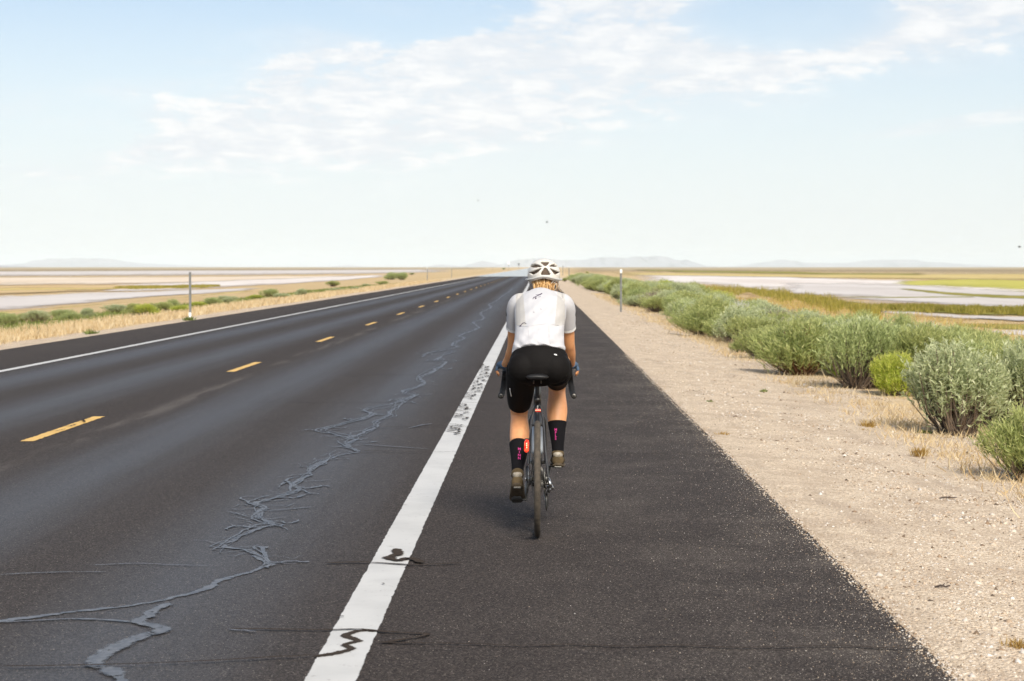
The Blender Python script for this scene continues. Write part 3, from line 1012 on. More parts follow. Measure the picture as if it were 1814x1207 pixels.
def bush_meshes(seed, kind):
    """unit bush: radius about 0.5, height about 1 at its top; woody stems and leafy shoots"""
    r = np.random.default_rng(seed)
    ns = {'green': 900, 'sage': 820, 'tall': 760, 'dry': 420, 'plume': 260}[kind]
    # lobes give an uneven outline
    nl = 7
    lobes = []
    for i in range(nl):
        a = r.uniform(0, 2 * np.pi)
        q = r.uniform(0.05, 0.34) if i else 0
        lobes.append((q * np.cos(a), q * np.sin(a), r.uniform(0.62, 1.0) if i else 0.95, r.uniform(0.18, 0.30)))
    lobes = np.array(lobes)
    pick = r.integers(0, nl, ns)
    L = lobes[pick]
    th = r.uniform(0, 2 * np.pi, ns)
    el = np.arccos(r.uniform(-0.15, 1.0, ns))
    d = np.stack([np.sin(el) * np.cos(th), np.sin(el) * np.sin(th), np.cos(el)], -1)
    rad = L[:, 3] * r.uniform(0.55, 1.08, ns)
    cz = L[:, 2] - L[:, 3] * 1.25
    tip = np.stack([L[:, 0] + d[:, 0] * rad * 1.25, L[:, 1] + d[:, 1] * rad * 1.25, np.maximum(cz + d[:, 2] * rad * 1.25 + 0.02, 0.05)], -1)
    upn = {'green': 0.75, 'sage': 0.85, 'tall': 1.5, 'dry': 0.8, 'plume': 1.8}[kind]
    out = tip.copy()
    out[:, 2] *= 0.4
    grow = unit(unit(out) * 0.7 + np.array([0, 0, upn]) + r.normal(0, 0.16, (ns, 3)))
    ln = r.uniform(0.14, 0.30, ns) * (1.35 if kind in ('tall', 'plume') else 1.0)
    base = tip - grow * ln[:, None]
    base[:, 2] = np.maximum(base[:, 2], 0.02)
    V, Fq, k = [], [], 0
    wl_ = {'green': 0.010, 'sage': 0.012, 'tall': 0.012, 'dry': 0.007, 'plume': 0.012}[kind]
    nleaf = {'green': 13, 'sage': 15, 'tall': 13, 'dry': 3, 'plume': 12}[kind]
    ll = {'green': 0.075, 'sage': 0.050, 'tall': 0.052, 'dry': 0.05, 'plume': 0.05}[kind]
    spread = {'green': 0.42, 'sage': 0.60, 'tall': 0.40, 'dry': 0.5, 'plume': 0.35}[kind]
    t = np.tile(np.linspace(0.05, 1.0, nleaf), ns) + r.uniform(-0.04, 0.04, ns * nleaf)
    bi = np.repeat(np.arange(ns), nleaf)
    lb = base[bi] + (tip - base)[bi] * t[:, None]
    dirl = unit(grow[bi] + r.normal(0, spread, (ns * nleaf, 3)))
    lt = lb + dirl * (ll * r.uniform(0.6, 1.25, ns * nleaf))[:, None]
    v, f = ribbons(lb, lt, np.full(ns * nleaf, wl_) * r.uniform(0.7, 1.2, ns * nleaf), r.normal(0, 0.004, (ns * nleaf, 3)), r)
    leaf = mesh_np('foliage', v, f)
    # woody part: from the root crown out to the shoots
    nb = {'green': 190, 'sage': 210, 'tall': 230, 'dry': 420, 'plume': 120}[kind]
    sel = r.choice(ns, nb, replace=nb > ns)
    st = np.stack([r.normal(0, 0.05, nb), r.normal(0, 0.05, nb), np.zeros(nb)], -1)
    en = base[sel] + grow[sel] * (ln[sel] * 0.6)[:, None]
    mid = st * 0.45 + en * 0.55
    mid[:, 2] *= 0.80
    mid[:, :2] *= 1.10
    V, Fc = [], []
    off = 0
    P = np.stack([st, mid, en], 1)
    wr = np.array([0.010, 0.0065, 0.003])
    ang = np.array([0, 2.094, 4.189])
    ring = np.stack([np.cos(ang), np.sin(ang), np.zeros(3)], -1)
    vv = P[:, :, None, :] + ring[None, None] * wr[None, :, None, None] * r.uniform(0.6, 1.2, (nb, 1, 1, 1))
    vv = vv.reshape(-1, 3)
    fb = []
    for s_ in range(2):
        for q in range(3):
            q2 = (q + 1) % 3
            fb.append([s_ * 3 + q, s_ * 3 + q2, s_ * 3 + 3 + q2, s_ * 3 + 3 + q])
    fb = np.array(fb)
    ff = (np.arange(nb)[:, None, None] * 9 + fb[None]).reshape(-1, 4)
    wood = mesh_np('stems', vv, ff)
    return leaf, wood


m_wood = simple('grey_wood', (0.17, 0.125, 0.09), 0.9, var=0.35, scale=6)
m_wood_red = simple('red_brown_wood', (0.22, 0.115, 0.06), 0.9, var=0.35, scale=6)
FOL = {
    'green': foliage('rabbitbrush_leaf', [(0.0, (0.108, 0.132, 0.042)), (0.4, (0.195, 0.218, 0.076)), (0.75, (0.285, 0.305, 0.118)), (1.0, (0.37, 0.36, 0.165))], bright=2.0),
    'lime': foliage('lime_rabbitbrush_leaf', [(0.0, (0.13, 0.165, 0.022)), (0.4, (0.235, 0.275, 0.04)), (0.75, (0.33, 0.355, 0.065)), (1.0, (0.40, 0.38, 0.12))], bright=2.0),
    'sage': foliage('sage_leaf', [(0.0, (0.135, 0.155, 0.075)), (0.4, (0.225, 0.25, 0.130)), (0.75, (0.32, 0.345, 0.200)), (1.0, (0.42, 0.44, 0.275))], bright=2.0),
    'tall': foliage('grey_green_leaf', [(0.0, (0.115, 0.14, 0.05)), (0.4, (0.20, 0.23, 0.09)), (0.75, (0.29, 0.325, 0.14)), (1.0, (0.37, 0.38, 0.19))], bright=2.0),
    'dry': foliage('dead_twig', [(0.0, (0.16, 0.125, 0.10)), (0.5, (0.26, 0.21, 0.17)), (1.0, (0.38, 0.32, 0.26))], bright=2.0),
    'plume': foliage('pale_plume', [(0.0, (0.26, 0.25, 0.19)), (0.5, (0.38, 0.375, 0.30)), (1.0, (0.52, 0.51, 0.43))], bright=2.0),
}
LIB = {}
for kd, cnt in (('green', 4), ('sage', 4), ('tall', 3), ('dry', 2), ('plume', 1)):
    for q in range(cnt):
        LIB.setdefault(kd, []).append(bush_meshes(100 + len(LIB) * 17 + q * 5 + hash(kd[0]) % 1 + ord(kd[1]), kd))


def matted(me, material, cache={}):
    key = (me.name, material.name)
    if key not in cache:
        q = me.copy()
        q.name = me.name.split('.')[0]
        q.materials.append(material)
        cache[key] = q
    return cache[key]


def bush(kind, loc, h, w, label, group=None, leafm=None, name=None, var=None, woodm=None):
    nm = name or {'green': 'rabbitbrush', 'lime': 'rabbitbrush', 'sage': 'sagebrush', 'tall': 'sagebrush', 'dry': 'dry_bush', 'plume': 'plume_bush'}[kind]
    lib = LIB['green' if kind == 'lime' else kind]
    leaf, wood = lib[var if var is not None else rnd.randrange(len(lib))]
    e = empty(nm, loc, rnd.uniform(0, 6.28))
    e.scale = (w, w, h)
    f = bpy.data.objects.new('foliage', matted(leaf, leafm or FOL[kind]))
    s = bpy.data.objects.new('stems', matted(wood, woodm or m_wood))
    for o in (f, s):
        col.objects.link(o)
        o.parent = e
    return tag(e, label, 'bush', group)


def place(px, py):
    p = on_ground(px, py)
    p.z -= 0.03
    return p


NEAR = [
    ('green', 1822, 848, 0.62, 0.62, 'low green rabbitbrush with bare grey stems at the right edge, nearest of the bushes'),
    ('sage', 1694, 772, 0.95, 1.0, 'big silvery sagebrush with pointed shoots overhanging the gravel, right of the yellow-green bush'),
    ('sage', 1818, 768, 1.05, 0.90, 'tall silvery sagebrush at the right edge behind the low green rabbitbrush'),
    ('lime', 1584, 708, 0.62, 0.62, 'bright yellow-green rabbitbrush squeezed between two grey sagebrush'),
    ('green', 1622, 702, 0.98, 1.0, 'domed green rabbitbrush rising behind the bright yellow-green one'),
    ('tall', 1518, 694, 1.06, 1.0, 'large grey-green sagebrush with upright stalks, left of the bright yellow-green bush'),
    ('green', 1418, 668, 0.95, 1.15, 'rounded fresh green rabbitbrush with reddish dry stems at its foot'),
    ('green', 1318, 626, 0.38, 0.42, 'small ragged green bush at the front corner of the belt'),
    ('green', 1352, 640, 0.62, 0.75, 'low green bush beside the small ragged bush at the belt corner'),
    ('tall', 1236, 588, 0.46, 0.55, 'small round olive bush standing forward of the belt on dry grass'),
    ('dry', 1290, 592, 0.62, 0.65, 'brown half-dead bush just behind the small round olive bush'),
    ('plume', 1314, 592, 0.95, 0.55, 'pale plumed bush with tall feathery stalks above its neighbours'),
    ('dry', 1446, 612, 0.85, 0.90, 'grey-brown twiggy dead bush in the middle of the belt'),
    ('tall', 1598, 640, 1.08, 0.52, 'narrow tall spiky bush rising behind the large grey-green sagebrush'),
    ('tall', 1700, 650, 1.00, 0.80, 'grey-green bush at the back of the belt above the big silvery sagebrush'),
    ('green', 1716, 690, 0.95, 0.72, 'green bush showing behind the tops of the big silvery sagebrush'),
    ('green', 1765, 675, 0.62, 0.55, 'low green bush at the back of the belt near the right edge'),
    ('green', 1160, 556, 0.62, 0.85, 'green bush at the front of the belt right of the near marker post'),
    ('green', 1205, 566, 0.72, 0.95, 'olive green bush with straw at its foot in the front row'),
]
taken = []
for kd, px_, py_, h_, w_, lb in NEAR:
    p = place(px_, py_)
    taken.append((p.x, p.y, w_ * 0.5))
    bush(kd, p, h_ * 1.12, w_ * 1.38, lb, 'bushes along the right gravel shoulder', woodm=m_wood_red if px_ in (1418, 1205) else None)
SHORT = ['low bare-stemmed green bush', 'big silvery sagebrush', 'right-edge silvery sagebrush', 'bright yellow-green bush', 'domed green bush', 'large grey-green sagebrush', 'rounded fresh green bush', 'small ragged bush', 'low corner bush', 'small round olive bush', 'brown half-dead bush', 'pale plumed bush', 'twiggy dead bush', 'narrow spiky bush', 'back grey-green bush', 'green bush behind silver', 'low back bush', 'green bush by the post', 'straw-footed olive bush']
used_labels = set()
cnt = 0
tries = 0
while cnt < 275 and tries < 30000:
    tries += 1
    Yb = 22 + 208 * rnd.random() ** 1.5
    xb = rnd.uniform(4.3, 10.5)
    front = (5.05 if Yb < 44 else 4.4) + 0.5 * math.sin(Yb * 0.11)
    back = 8.3 + 0.9 * math.sin(Yb * 0.07 + 1)
    if not front < xb < back: continue
    if xb > 0.243 * Yb + 0.8: continue
    if Yb > 150 and rnd.random() < 0.35: continue
    w_ = rnd.uniform(0.8, 1.35) * (1 + Yb / 240)
    if any((xb - a) ** 2 + ((Yb - b_) * 0.8) ** 2 < ((w_ * 0.36 + c_) * 0.70) ** 2 for a, b_, c_ in taken): continue
    taken.append((xb, Yb, w_ * 0.36))
    kd = rnd.choices(['green', 'sage', 'tall', 'dry', 'lime'], [4, 5, 4, 1.3, 0.5])[0]
    h_ = rnd.uniform(0.62, 1.08) * (1.25 if Yb > 90 else 1.0)
    zone = 'near half' if Yb < 60 else ('middle' if Yb < 120 else 'far end')
    lab = None
    kn = {'green': 'green rabbitbrush', 'sage': 'silvery sagebrush', 'tall': 'grey-green sagebrush', 'dry': 'dead brown bush', 'lime': 'yellow-green rabbitbrush'}[kd]
    if Yb < 75:
        hh_, ww_ = 'low' if h_ < 0.75 else ('tall' if h_ > 0.9 else 'middling'), 'broad' if w_ > 1.15 else 'narrow'
        k_ = min(range(len(NEAR)), key=lambda i: (taken[i][0] - xb) ** 2 + (taken[i][1] - Yb) ** 2)
        dx_ = xb / Yb - taken[k_][0] / taken[k_][1]
        rel_ = 'left of' if dx_ < -0.006 else ('right of' if dx_ > 0.006 else 'behind')
        lab = f"{hh_} {ww_} {kn} {rel_} the {SHORT[k_]}"
        if lab in used_labels: lab = None
        used_labels.add(lab)
    bush(kd, (xb, Yb, gz(xb) - 0.04), h_, w_ * 1.15, lab or f'{kn} packed into the {zone} of the belt right of the gravel', f'{kn} in the {zone} of the right belt')
    cnt += 1
for px_, py_, h_, w_, kd, lb in ((1000, 499, 0.5, 0.7, 'green', 'small lone bush beside the far right marker post'), (1027, 497, 0.5, 0.7, 'tall', 'small lone dark bush ahead of the right belt'),
                                 (1013, 491, 0.6, 1.2, 'tall', 'far low bush on the right verge near the cyclist helmet'), (1040, 484, 0.8, 2.2, 'lime', 'far yellowish bush beyond the end of the belt')):
    bush(kd, place(px_, py_), h_, w_, lb, 'lone bushes on the right verge')

LEFT = [
    ('tall', 16, 577, 0.6, 1.1, 'dark green bush at the left edge beside the pond'), ('green', 40, 571, 0.5, 0.9, 'green bush next to the dark bush at the left edge'),
    ('green', -6, 577, 0.7, 0.9, 'leafy bush cut by the left edge'),
    ('green', 240, 560, 0.62, 0.95, 'upright green bush left of the left marker post'), ('lime', 262, 562, 0.60, 0.85, 'vivid green bush left of the left marker post'),
    ('green', 292, 556, 0.58, 1.0, 'green bush just left of the left marker post'), ('sage', 210, 556, 0.55, 1.6, 'grey sagebrush mound behind the vivid green bush'),
    ('lime', 318, 556, 0.4, 0.8, 'small bright weed clump touching the left marker post'),
    ('tall', 694, 496, 2.0, 3.2, 'big rounded bush on a knoll, left part of the pair on the left verge'), ('tall', 713, 496, 1.9, 3.4, 'big rounded bush on a knoll, right part of the pair on the left verge'),
    ('green', 590, 508, 0.9, 2.0, 'green bush left of the big pair on the knoll'), ('tall', 478, 529, 0.8, 1.2, 'dark green bush midway along the left verge'),
    ('green', 730, 487, 0.9, 2.4, 'low bush right of the big pair on the knoll'),
    ('tall', 892, 477.6, 2.2, 4.5, 'dark far tree-like bush beside the shimmering road'),
]
for kd, px_, py_, h_, w_, lb in LEFT:
    bush(kd, place(px_, py_), h_, w_ * 1.15, lb, 'bushes along the left verge')
for i in range(20):
    Yb = 70 + 190 * rnd.random()
    xb = rnd.uniform(-22, -15.5)
    if i < 6:
        Yb, xb = rnd.uniform(90, 130), rnd.uniform(-24, -17)
    kd = rnd.choices(['green', 'sage', 'tall', 'lime'], [4, 3, 4, 1])[0]
    kn = {'green': 'green', 'sage': 'silvery', 'tall': 'grey-green', 'lime': 'yellow-green'}[kd]
    bush(kd, (xb, Yb, gz(xb) - 0.03), rnd.uniform(0.35, 0.65), rnd.uniform(0.9, 1.8), f'low {kn} scrub bush scattered in the dry grass of the left verge', f'low {kn} scrub on the left verge')

# grass: stuff
def grass(name, label, x, y, h, lean, width, material, zoff=-0.02):
    n_ = len(x)
    z = np.interp(x, PX, PZ) + zoff
    base = np.stack([x, y, z], -1)
    d = unit(np.stack([rng.normal(0, lean, n_), rng.normal(0, lean, n_), np.ones(n_)], -1))
    tip = base + d * h[:, None]
    bend = np.stack([rng.normal(0, 0.02, n_), rng.normal(0, 0.02, n_), np.zeros(n_)], -1) * h[:, None] * 3
    v, f = ribbons(base, tip, width, bend, rng)
    return tag(obj(name, mesh_np(name, v, f), material), label, 'grass', kind='stuff')


m_straw = foliage('straw', [(0.0, (0.50, 0.35, 0.18)), (0.5, (0.70, 0.54, 0.31)), (1.0, (0.80, 0.68, 0.46))], 0.3, 0.8)
m_ochreg = foliage('ochre_grass', [(0.0, (0.42, 0.29, 0.09)), (0.5, (0.60, 0.44, 0.17)), (1.0, (0.48, 0.43, 0.13))], 0.3, 0.8)
m_marshg = foliage('marsh_grass', [(0.0, (0.20, 0.19, 0.03)), (0.5, (0.32, 0.28, 0.05)), (1.0, (0.46, 0.36, 0.10))], 0.3, 0.8)
m_greeng = foliage('green_weed', [(0.0, (0.09, 0.13, 0.03)), (0.5, (0.17, 0.22, 0.05)), (1.0, (0.30, 0.32, 0.10))], 0.3, 0.7)


def clumpy(n_, x0, x1, y0, y1, nc, sd, ypow=1.0):
    cx = rng.uniform(x0, x1, nc)
    cy = y0 + (y1 - y0) * rng.random(nc) ** ypow
    i = rng.integers(0, nc, n_)
    k = 1 + (cy[i] - y0) / (y1 - y0)
    return cx[i] + rng.normal(0, sd, n_) * k, cy[i] + rng.normal(0, sd * 1.3, n_) * k


# left verge
gx_, gy_ = clumpy(46000, -17.5, -12.3, 36, 260, 2600, 0.22, 1.5)
grass('dry_grass', 'straw coloured dry grass along the left verge', gx_, gy_, rng.uniform(0.10, 0.30, len(gx_)), 0.45, rng.uniform(0.008, 0.018, len(gx_)) * (1 + gy_ / 120), m_straw)
gx_, gy_ = clumpy(14000, -24, -16, 55, 250, 500, 0.35, 1.5)
grass('verge_weeds', 'green weeds mixed into the foot of the left verge', gx_, gy_, rng.uniform(0.10, 0.30, len(gx_)), 0.4, rng.uniform(0.012, 0.022, len(gx_)) * (1 + gy_ / 120), m_greeng)
# right verge: straw at the foot of the bushes
gx_, gy_ = clumpy(26000, 3.7, 5.0, 13, 130, 900, 0.14, 1.7)
ok = gx_ > 3.3
gx_, gy_ = gx_[ok], gy_[ok]
grass('dry_grass', 'straw coloured grass at the foot of the right bush belt', gx_, gy_, rng.uniform(0.04, 0.15, len(gx_)), 0.7, rng.uniform(0.004, 0.009, len(gx_)) * (1 + gy_ / 70), m_straw)
gx_, gy_ = clumpy(9000, 4.2, 9, 14, 110, 900, 0.3, 1.5)
grass('dry_grass', 'straw grass between the bushes of the right belt', gx_, gy_, rng.uniform(0.06, 0.22, len(gx_)), 0.6, rng.uniform(0.005, 0.010, len(gx_)) * (1 + gy_ / 70), m_straw)
# slope below the belt, ochre reeds
gx_, gy_ = clumpy(26000, 9.0, 24, 45, 190, 1100, 0.5, 1.2)
grass('ochre_grass', 'ochre grass on the slope behind the right bush belt', gx_, gy_, rng.uniform(0.12, 0.40, len(gx_)), 0.4, rng.uniform(0.012, 0.025, len(gx_)) * (1 + gy_ / 150), m_ochreg)


def from_px(n_, poly_low, poly_up):
    la, ua = np.array(poly_low, float), np.array(poly_up, float)
    qx = la[0, 0] + (la[-1, 0] - la[0, 0]) * rng.beta(1.6, 1.3, n_)
    t = np.clip(0.5 + rng.normal(0, 0.30, n_) * (0.6 + 0.5 * np.sin(qx * 0.11) * np.sin(qx * 0.037)), -0.2, 1.2)
    ly = np.interp(qx, la[:, 0], la[:, 1])
    uy = np.interp(qx, ua[:, 0], ua[:, 1])
    qy = uy + (ly - uy) * t
    P = [ground(a, b_, FLAT) for a, b_ in zip(qx, qy)]
    return np.array([p.x for p in P]), np.array([p.y for p in P])


gx_, gy_ = from_px(9000, [(1235, 516), (1330, 526), (1440, 548), (1560, 568)], [(1235, 506), (1330, 510), (1440, 524), (1560, 552)])
grass('marsh_grass', 'olive and gold marsh grass edging the white salt flat', gx_, gy_, rng.uniform(0.2, 0.7, len(gx_)), 0.25, rng.uniform(0.03, 0.06, len(gx_)), m_marshg, 0.0)
gx_, gy_ = from_px(9000, [(1530, 551), (1620, 554), (1720, 558), (1850, 561)], [(1530, 547), (1620, 545), (1720, 549), (1850, 550)])
grass('marsh_grass', 'olive marsh grass standing in the broad band on the mud', gx_, gy_, rng.uniform(0.15, 0.5, len(gx_)), 0.25, rng.uniform(0.03, 0.06, len(gx_)), m_marshg, 0.05)
gx_, gy_ = from_px(7000, [(200, 514.5), (300, 513), (390, 510)], [(200, 509), (300, 508), (390, 507)])
grass('marsh_grass', 'yellow green marsh grass on the left flats', gx_, gy_, rng.uniform(0.15, 0.45, len(gx_)), 0.25, rng.uniform(0.04, 0.08, len(gx_)), m_marshg, 0.05)

# ------------------------------------------------------------------ gravel: stuff
def pebbles(name, label, x, y, z, r, material, parent=None):
    n_ = len(x)
    o_ = np.array([[1, 0, 0], [0, 1, 0], [-1, 0, 0], [0, -1, 0], [0, 0, 1], [0, 0, -1]], float)
    f_ = np.array([[0, 1, 4], [1, 2, 4], [2, 3, 4], [3, 0, 4], [1, 0, 5], [2, 1, 5], [3, 2, 5], [0, 3, 5]])
    a = rng.uniform(0, 6.28, n_)
    s = np.stack([r * rng.uniform(0.7, 1.3, n_), r * rng.uniform(0.6, 1.1, n_), r * rng.uniform(0.4, 0.8, n_)], -1)
    q = o_[None] * rng.uniform(0.75, 1.2, (n_, 6, 1)) * s[:, None, :]
    q = q + rng.normal(0, 0.16, q.shape) * r[:, None, None]
    c_, s_ = np.cos(a)[:, None], np.sin(a)[:, None]
    v = np.stack([q[..., 0] * c_ - q[..., 1] * s_ + x[:, None], q[..., 0] * s_ + q[..., 1] * c_ + y[:, None], q[..., 2] + z[:, None]], -1).reshape(-1, 3)
    f = (np.arange(n_)[:, None, None] * 6 + f_[None]).reshape(-1, 3)
    return tag(obj(name, mesh_np(name, v, f), material, parent), label, None if parent else 'gravel', kind='stuff')


m_peb, n, bs, out = new_mat('pebble')
ri = n.n('ShaderNodeNewGeometry').outputs['Random Per Island']
n.put(bs.inputs['Base Color'], n.ramp(ri, [(0.0, (0.10, 0.075, 0.055)), (0.15, (0.32, 0.22, 0.14)), (0.27, (0.50, 0.38, 0.27)), (0.5, (0.60, 0.49, 0.37)), (0.75, (0.67, 0.58, 0.47)), (0.9, (0.56, 0.51, 0.46)), (1.0, (0.84, 0.78, 0.70))]))
bs.inputs['Roughness'].default_value = 0.9
bs.inputs['Specular IOR Level'].default_value = 0.2
n_ = 140000
yy = 6.8 + 70 * rng.random(n_) ** 3.0
xx = 1.66 + 3.0 * rng.random(n_) ** 1.05
keep = xx < 0.245 * yy + 0.35
ruts = np.sin(xx * 2.9 + 0.5 * np.sin(yy * 0.35)) + 0.8 * np.sin(xx * 1.3 + yy * 0.9) * np.sin(yy * 0.6 - xx)
keep &= rng.random(n_) < np.clip(0.62 + 0.42 * ruts, 0.18, 1)
xx, yy = xx[keep], yy[keep]
zz = np.interp(xx, PX, PZ) + bumps(xx, yy) * np.clip((xx - 2.2) / 3, 0, 1) * 0.09
pebbles('gravel', 'loose pale gravel on the right shoulder beyond the asphalt', xx, yy, zz - 0.002, rng.uniform(0.004, 0.012, len(xx)) * (1 + 1.1 * (rng.random(len(xx)) < 0.07)), m_peb)
n_ = 12000
yy = 6.8 + 30 * rng.random(n_) ** 1.6
xx = 1.66 - np.abs(rng.exponential(1.0, n_) * np.where(rng.random(n_) < 0.45, 0.06, 0.36))
keep = xx > -0.6
pebbles('loose_grit', 'grains of grit scattered over the asphalt shoulder', xx[keep], yy[keep], np.full(keep.sum(), 0.002), rng.uniform(0.0012, 0.0036, keep.sum()) * np.where(xx[keep] > 1.58, 2.2, 1.0), m_peb, road)


def rock(px_, py_, r, label):
    mb = MB()
    p = on_ground(px_, py_)
    mb.ball((0, 0, 0), (r, r * 0.75, r * 0.5), 10)
    me = mb.mesh('rock')
    co = get_co(me)
    co += rng.normal(0, r * 0.09, co.shape)
    set_co(me, co)
    o = obj('rock', me, m_rock)
    o.location = (p.x, p.y, p.z + r * 0.1)
    o.rotation_euler = (0, 0, rnd.uniform(0, 6))
    tag(o, label, 'rock', 'pale rocks at the foot of the bushes')


m_rock = simple('pale_rock', (0.52, 0.46, 0.40), 0.9, var=0.25, scale=18, bump=0.5, bscale=40)
for px_, py_, r_, lb in ((1424, 684, 0.05, 'small pale stone under the rounded green rabbitbrush'), (1437, 690, 0.07, 'pale stone left of the large grey-green sagebrush'), (1452, 694, 0.045, 'lesser pale stone left of the large grey-green sagebrush'),
                         (1508, 700, 0.09, 'largest pale stone below the large grey-green sagebrush'), (1528, 706, 0.06, 'flat pale stone left of the bright yellow-green bush'), (1552, 714, 0.07, 'pale stone below the bright yellow-green bush'),
                         (1590, 727, 0.05, 'pale stone at the left foot of the big silvery sagebrush')):
    rock(px_, py_, r_, lb)


def tuft(name, px_, py_, h, w, nb, material, label, cat='grass tuft', lean=0.55, wd=0.006):
    p = on_ground(px_, py_)
    b0 = np.stack([rng.normal(0, w * 0.30, nb), rng.normal(0, w * 0.30, nb), np.zeros(nb) - 0.01], -1)
    d = unit(np.stack([rng.normal(0, lean, nb), rng.normal(0, lean, nb), np.ones(nb)], -1))
    v, f = ribbons(b0, b0 + d * (h * rng.uniform(0.5, 1.1, nb))[:, None], np.full(nb, wd), rng.normal(0, h * 0.05, (nb, 3)), rng)
    o = obj(name, mesh_np(name, v, f), material)
    o.location = p
    return tag(o, label, cat)


m_gold_t = foliage('golden_tuft', [(0.0, (0.26, 0.14, 0.03)), (0.5, (0.45, 0.29, 0.08)), (1.0, (0.58, 0.42, 0.17))], 0.3, 0.8)
tuft('grass_tuft', 1538, 757, 0.10, 0.13, 150, m_gold_t, 'golden grass tuft on the gravel left of the big silvery sagebrush')
tuft('grass_tuft', 1530, 765, 0.05, 0.07, 60, m_gold_t, 'little golden tuft touching the larger tuft on the gravel')
tuft('grass_tuft', 1629, 806, 0.10, 0.12, 170, m_gold_t, 'golden grass tuft on the gravel below the big silvery sagebrush')
tuft('grass_tuft', 1598, 760, 0.05, 0.12, 60, m_straw, 'straw tuft at the left foot of the big silvery sagebrush')
tuft('grass_tuft', 1806, 1147, 0.055, 0.10, 170, m_gold_t, 'orange grass tuft on the gravel at the lower right edge', wd=0.004)
tuft('grass_tuft', 1281, 770, 0.05, 0.09, 60, m_gold_t, 'small brown tuft on the gravel near the asphalt edge')
tuft('weed', 1352, 694, 0.06, 0.08, 60, m_greeng, 'small green weed alone in the middle of the gravel', 'weed', 0.9, 0.012)
tuft('weed', 1257, 712, 0.04, 0.06, 40, m_greeng, 'tiny green weed on the gravel left of the lone green weed', 'weed', 0.9, 0.010)
tuft('weed', 1636, 768, 0.06, 0.10, 110, m_greeng, 'dark green weed at the foot of the big silvery sagebrush', 'weed', 0.9, 0.012)
tuft('grass_tuft', 1440, 650, 0.22, 0.5, 260, m_straw, 'tall straw tuft in front of the rounded green rabbitbrush', wd=0.008)
tuft('grass_tuft', 1395, 648, 0.24, 0.5, 260, m_straw, 'straw tuft at the left foot of the rounded green rabbitbrush', wd=0.008)
tuft('weed', 160, 592, 0.14, 0.2, 90, m_greeng, 'small green weed on the left gravel edge', 'weed', 0.8, 0.03)
tuft('weed', 335, 568, 0.16, 0.2, 110, m_greeng, 'green weed at the base of the left marker post', 'weed', 0.8, 0.03)

m_twig = simple('dark_twig', (0.07, 0.05, 0.04), 0.9)
for px_, py_, L, lb in ((1680, 884, 0.13, 'dark broken twig on the gravel below the lowest bush'), (1670, 1042, 0.08, 'short dark twig on the gravel near the asphalt corner')):
    p = on_ground(px_, py_)
    MB().tube([(-L / 2, 0, 0.006), (-L * 0.1, 0.012, 0.012), (L * 0.2, -0.006, 0.008), (L / 2, 0.01, 0.012)], [0.004, 0.006, 0.005, 0.003], 6).tube([(0, 0.008, 0.01), (L * 0.2, 0.03, 0.02)], [0.004, 0.002], 5).build('twig', m_twig)
    o = bpy.context.scene.objects[[q.name for q in scene.objects if q.name.startswith('twig')][-1]]
    o.location = p
    tag(o, lb, 'twig')

# ------------------------------------------------------------------ marker posts
m_galv = simple('galvanised_steel', (0.20, 0.205, 0.20), 0.6, 0.2, var=0.2, scale=8)
m_refl = simple('white_reflector', (0.85, 0.85, 0.83), 0.3, var=0.03)
m_refl_y = simple('amber_reflector', (0.75, 0.42, 0.06), 0.3, var=0.03)


def post(px_, py_, top, label, width=0.075, white_base=False, refl=True):
    p = on_ground(px_, py_)
    hgt = (py_ - top) / F * p.y
    e = empty('marker_post', p)
    mb = MB()
    # flanged channel
    w, t = width, 0.012
    for q in (-1, 1):
        mb.box((q * w * 0.36, 0.012, hgt / 2 - 0.15), (w * 0.28, t, hgt + 0.3))
        mb.box((q * w * 0.19, -0.004, hgt / 2 - 0.15), (t, 0.036, hgt + 0.3 - 0.004))
    mb.box((0, -0.024, hgt / 2 - 0.15), (w * 0.40, t, hgt + 0.3 - 0.008))
    mb.build('channel', m_galv, e, smooth=False)
    if refl:
        q = MB()
        q.box((0, -0.038, hgt - 0.06), (0.085, 0.010, 0.14))
        q.build('reflector', m_refl, e, smooth=False, bevel=0.004)
    if white_base:
        q = MB()
        q.box((0, -0.036, 0.10), (0.08, 0.008, 0.24))
        q.build('sleeve', m_refl, e, smooth=False)
    return tag(e, label, 'marker post', 'roadside marker posts')


post(1100, 553, 478, 'grey steel marker post with white reflector on the right verge, nearest of the right posts')
post(337, 566, 482, 'tall grey marker post with pale foot on the left verge, nearest of the left posts', white_base=True, refl=False)
post(757, 499, 474.5, 'thin far marker post on the left verge, right of the big bushes', 0.10, refl=True)
post(800, 493, 473.5, 'second thin far marker post on the left verge, nearer the road', 0.10, refl=True)
post(1008, 497, 472.5, 'thin far marker post on the right verge beside the small lone bush', 0.10)
post(997, 488, 470, 'farthest thin marker post on the right verge, just right of the helmet', 0.12)
post(873, 480, 473, 'farthest pale marker post on the left verge', 0.14)


def road_sign(px_, Y, ztop, w, h, label, material):
    p = at(px_, 473, Y)
    zb = gz(p.x)
    e = empty('road_sign', (p.x, Y, zb))
    MB().tube([(0, 0, -0.3), (0, 0, ztop - zb)], 0.09, 8).build('pole', m_galv, e)
    MB().box((0, -0.12, ztop - zb - h / 2), (w, 0.03, h)).build('panel', material, e, smooth=False, bevel=0.01)
    tag(e, label, 'road sign')


m_sgn = simple('sign_back', (0.22, 0.24, 0.25), 0.5, 0.3)
road_sign(919, 1250, 3.9, 1.4, 1.5, 'tiny far road sign left of the helmet, nearer the helmet', m_sgn)
road_sign(901, 1000, 4.1, 1.0, 1.2, 'pale tiny far road sign farther left of the helmet', m_refl)


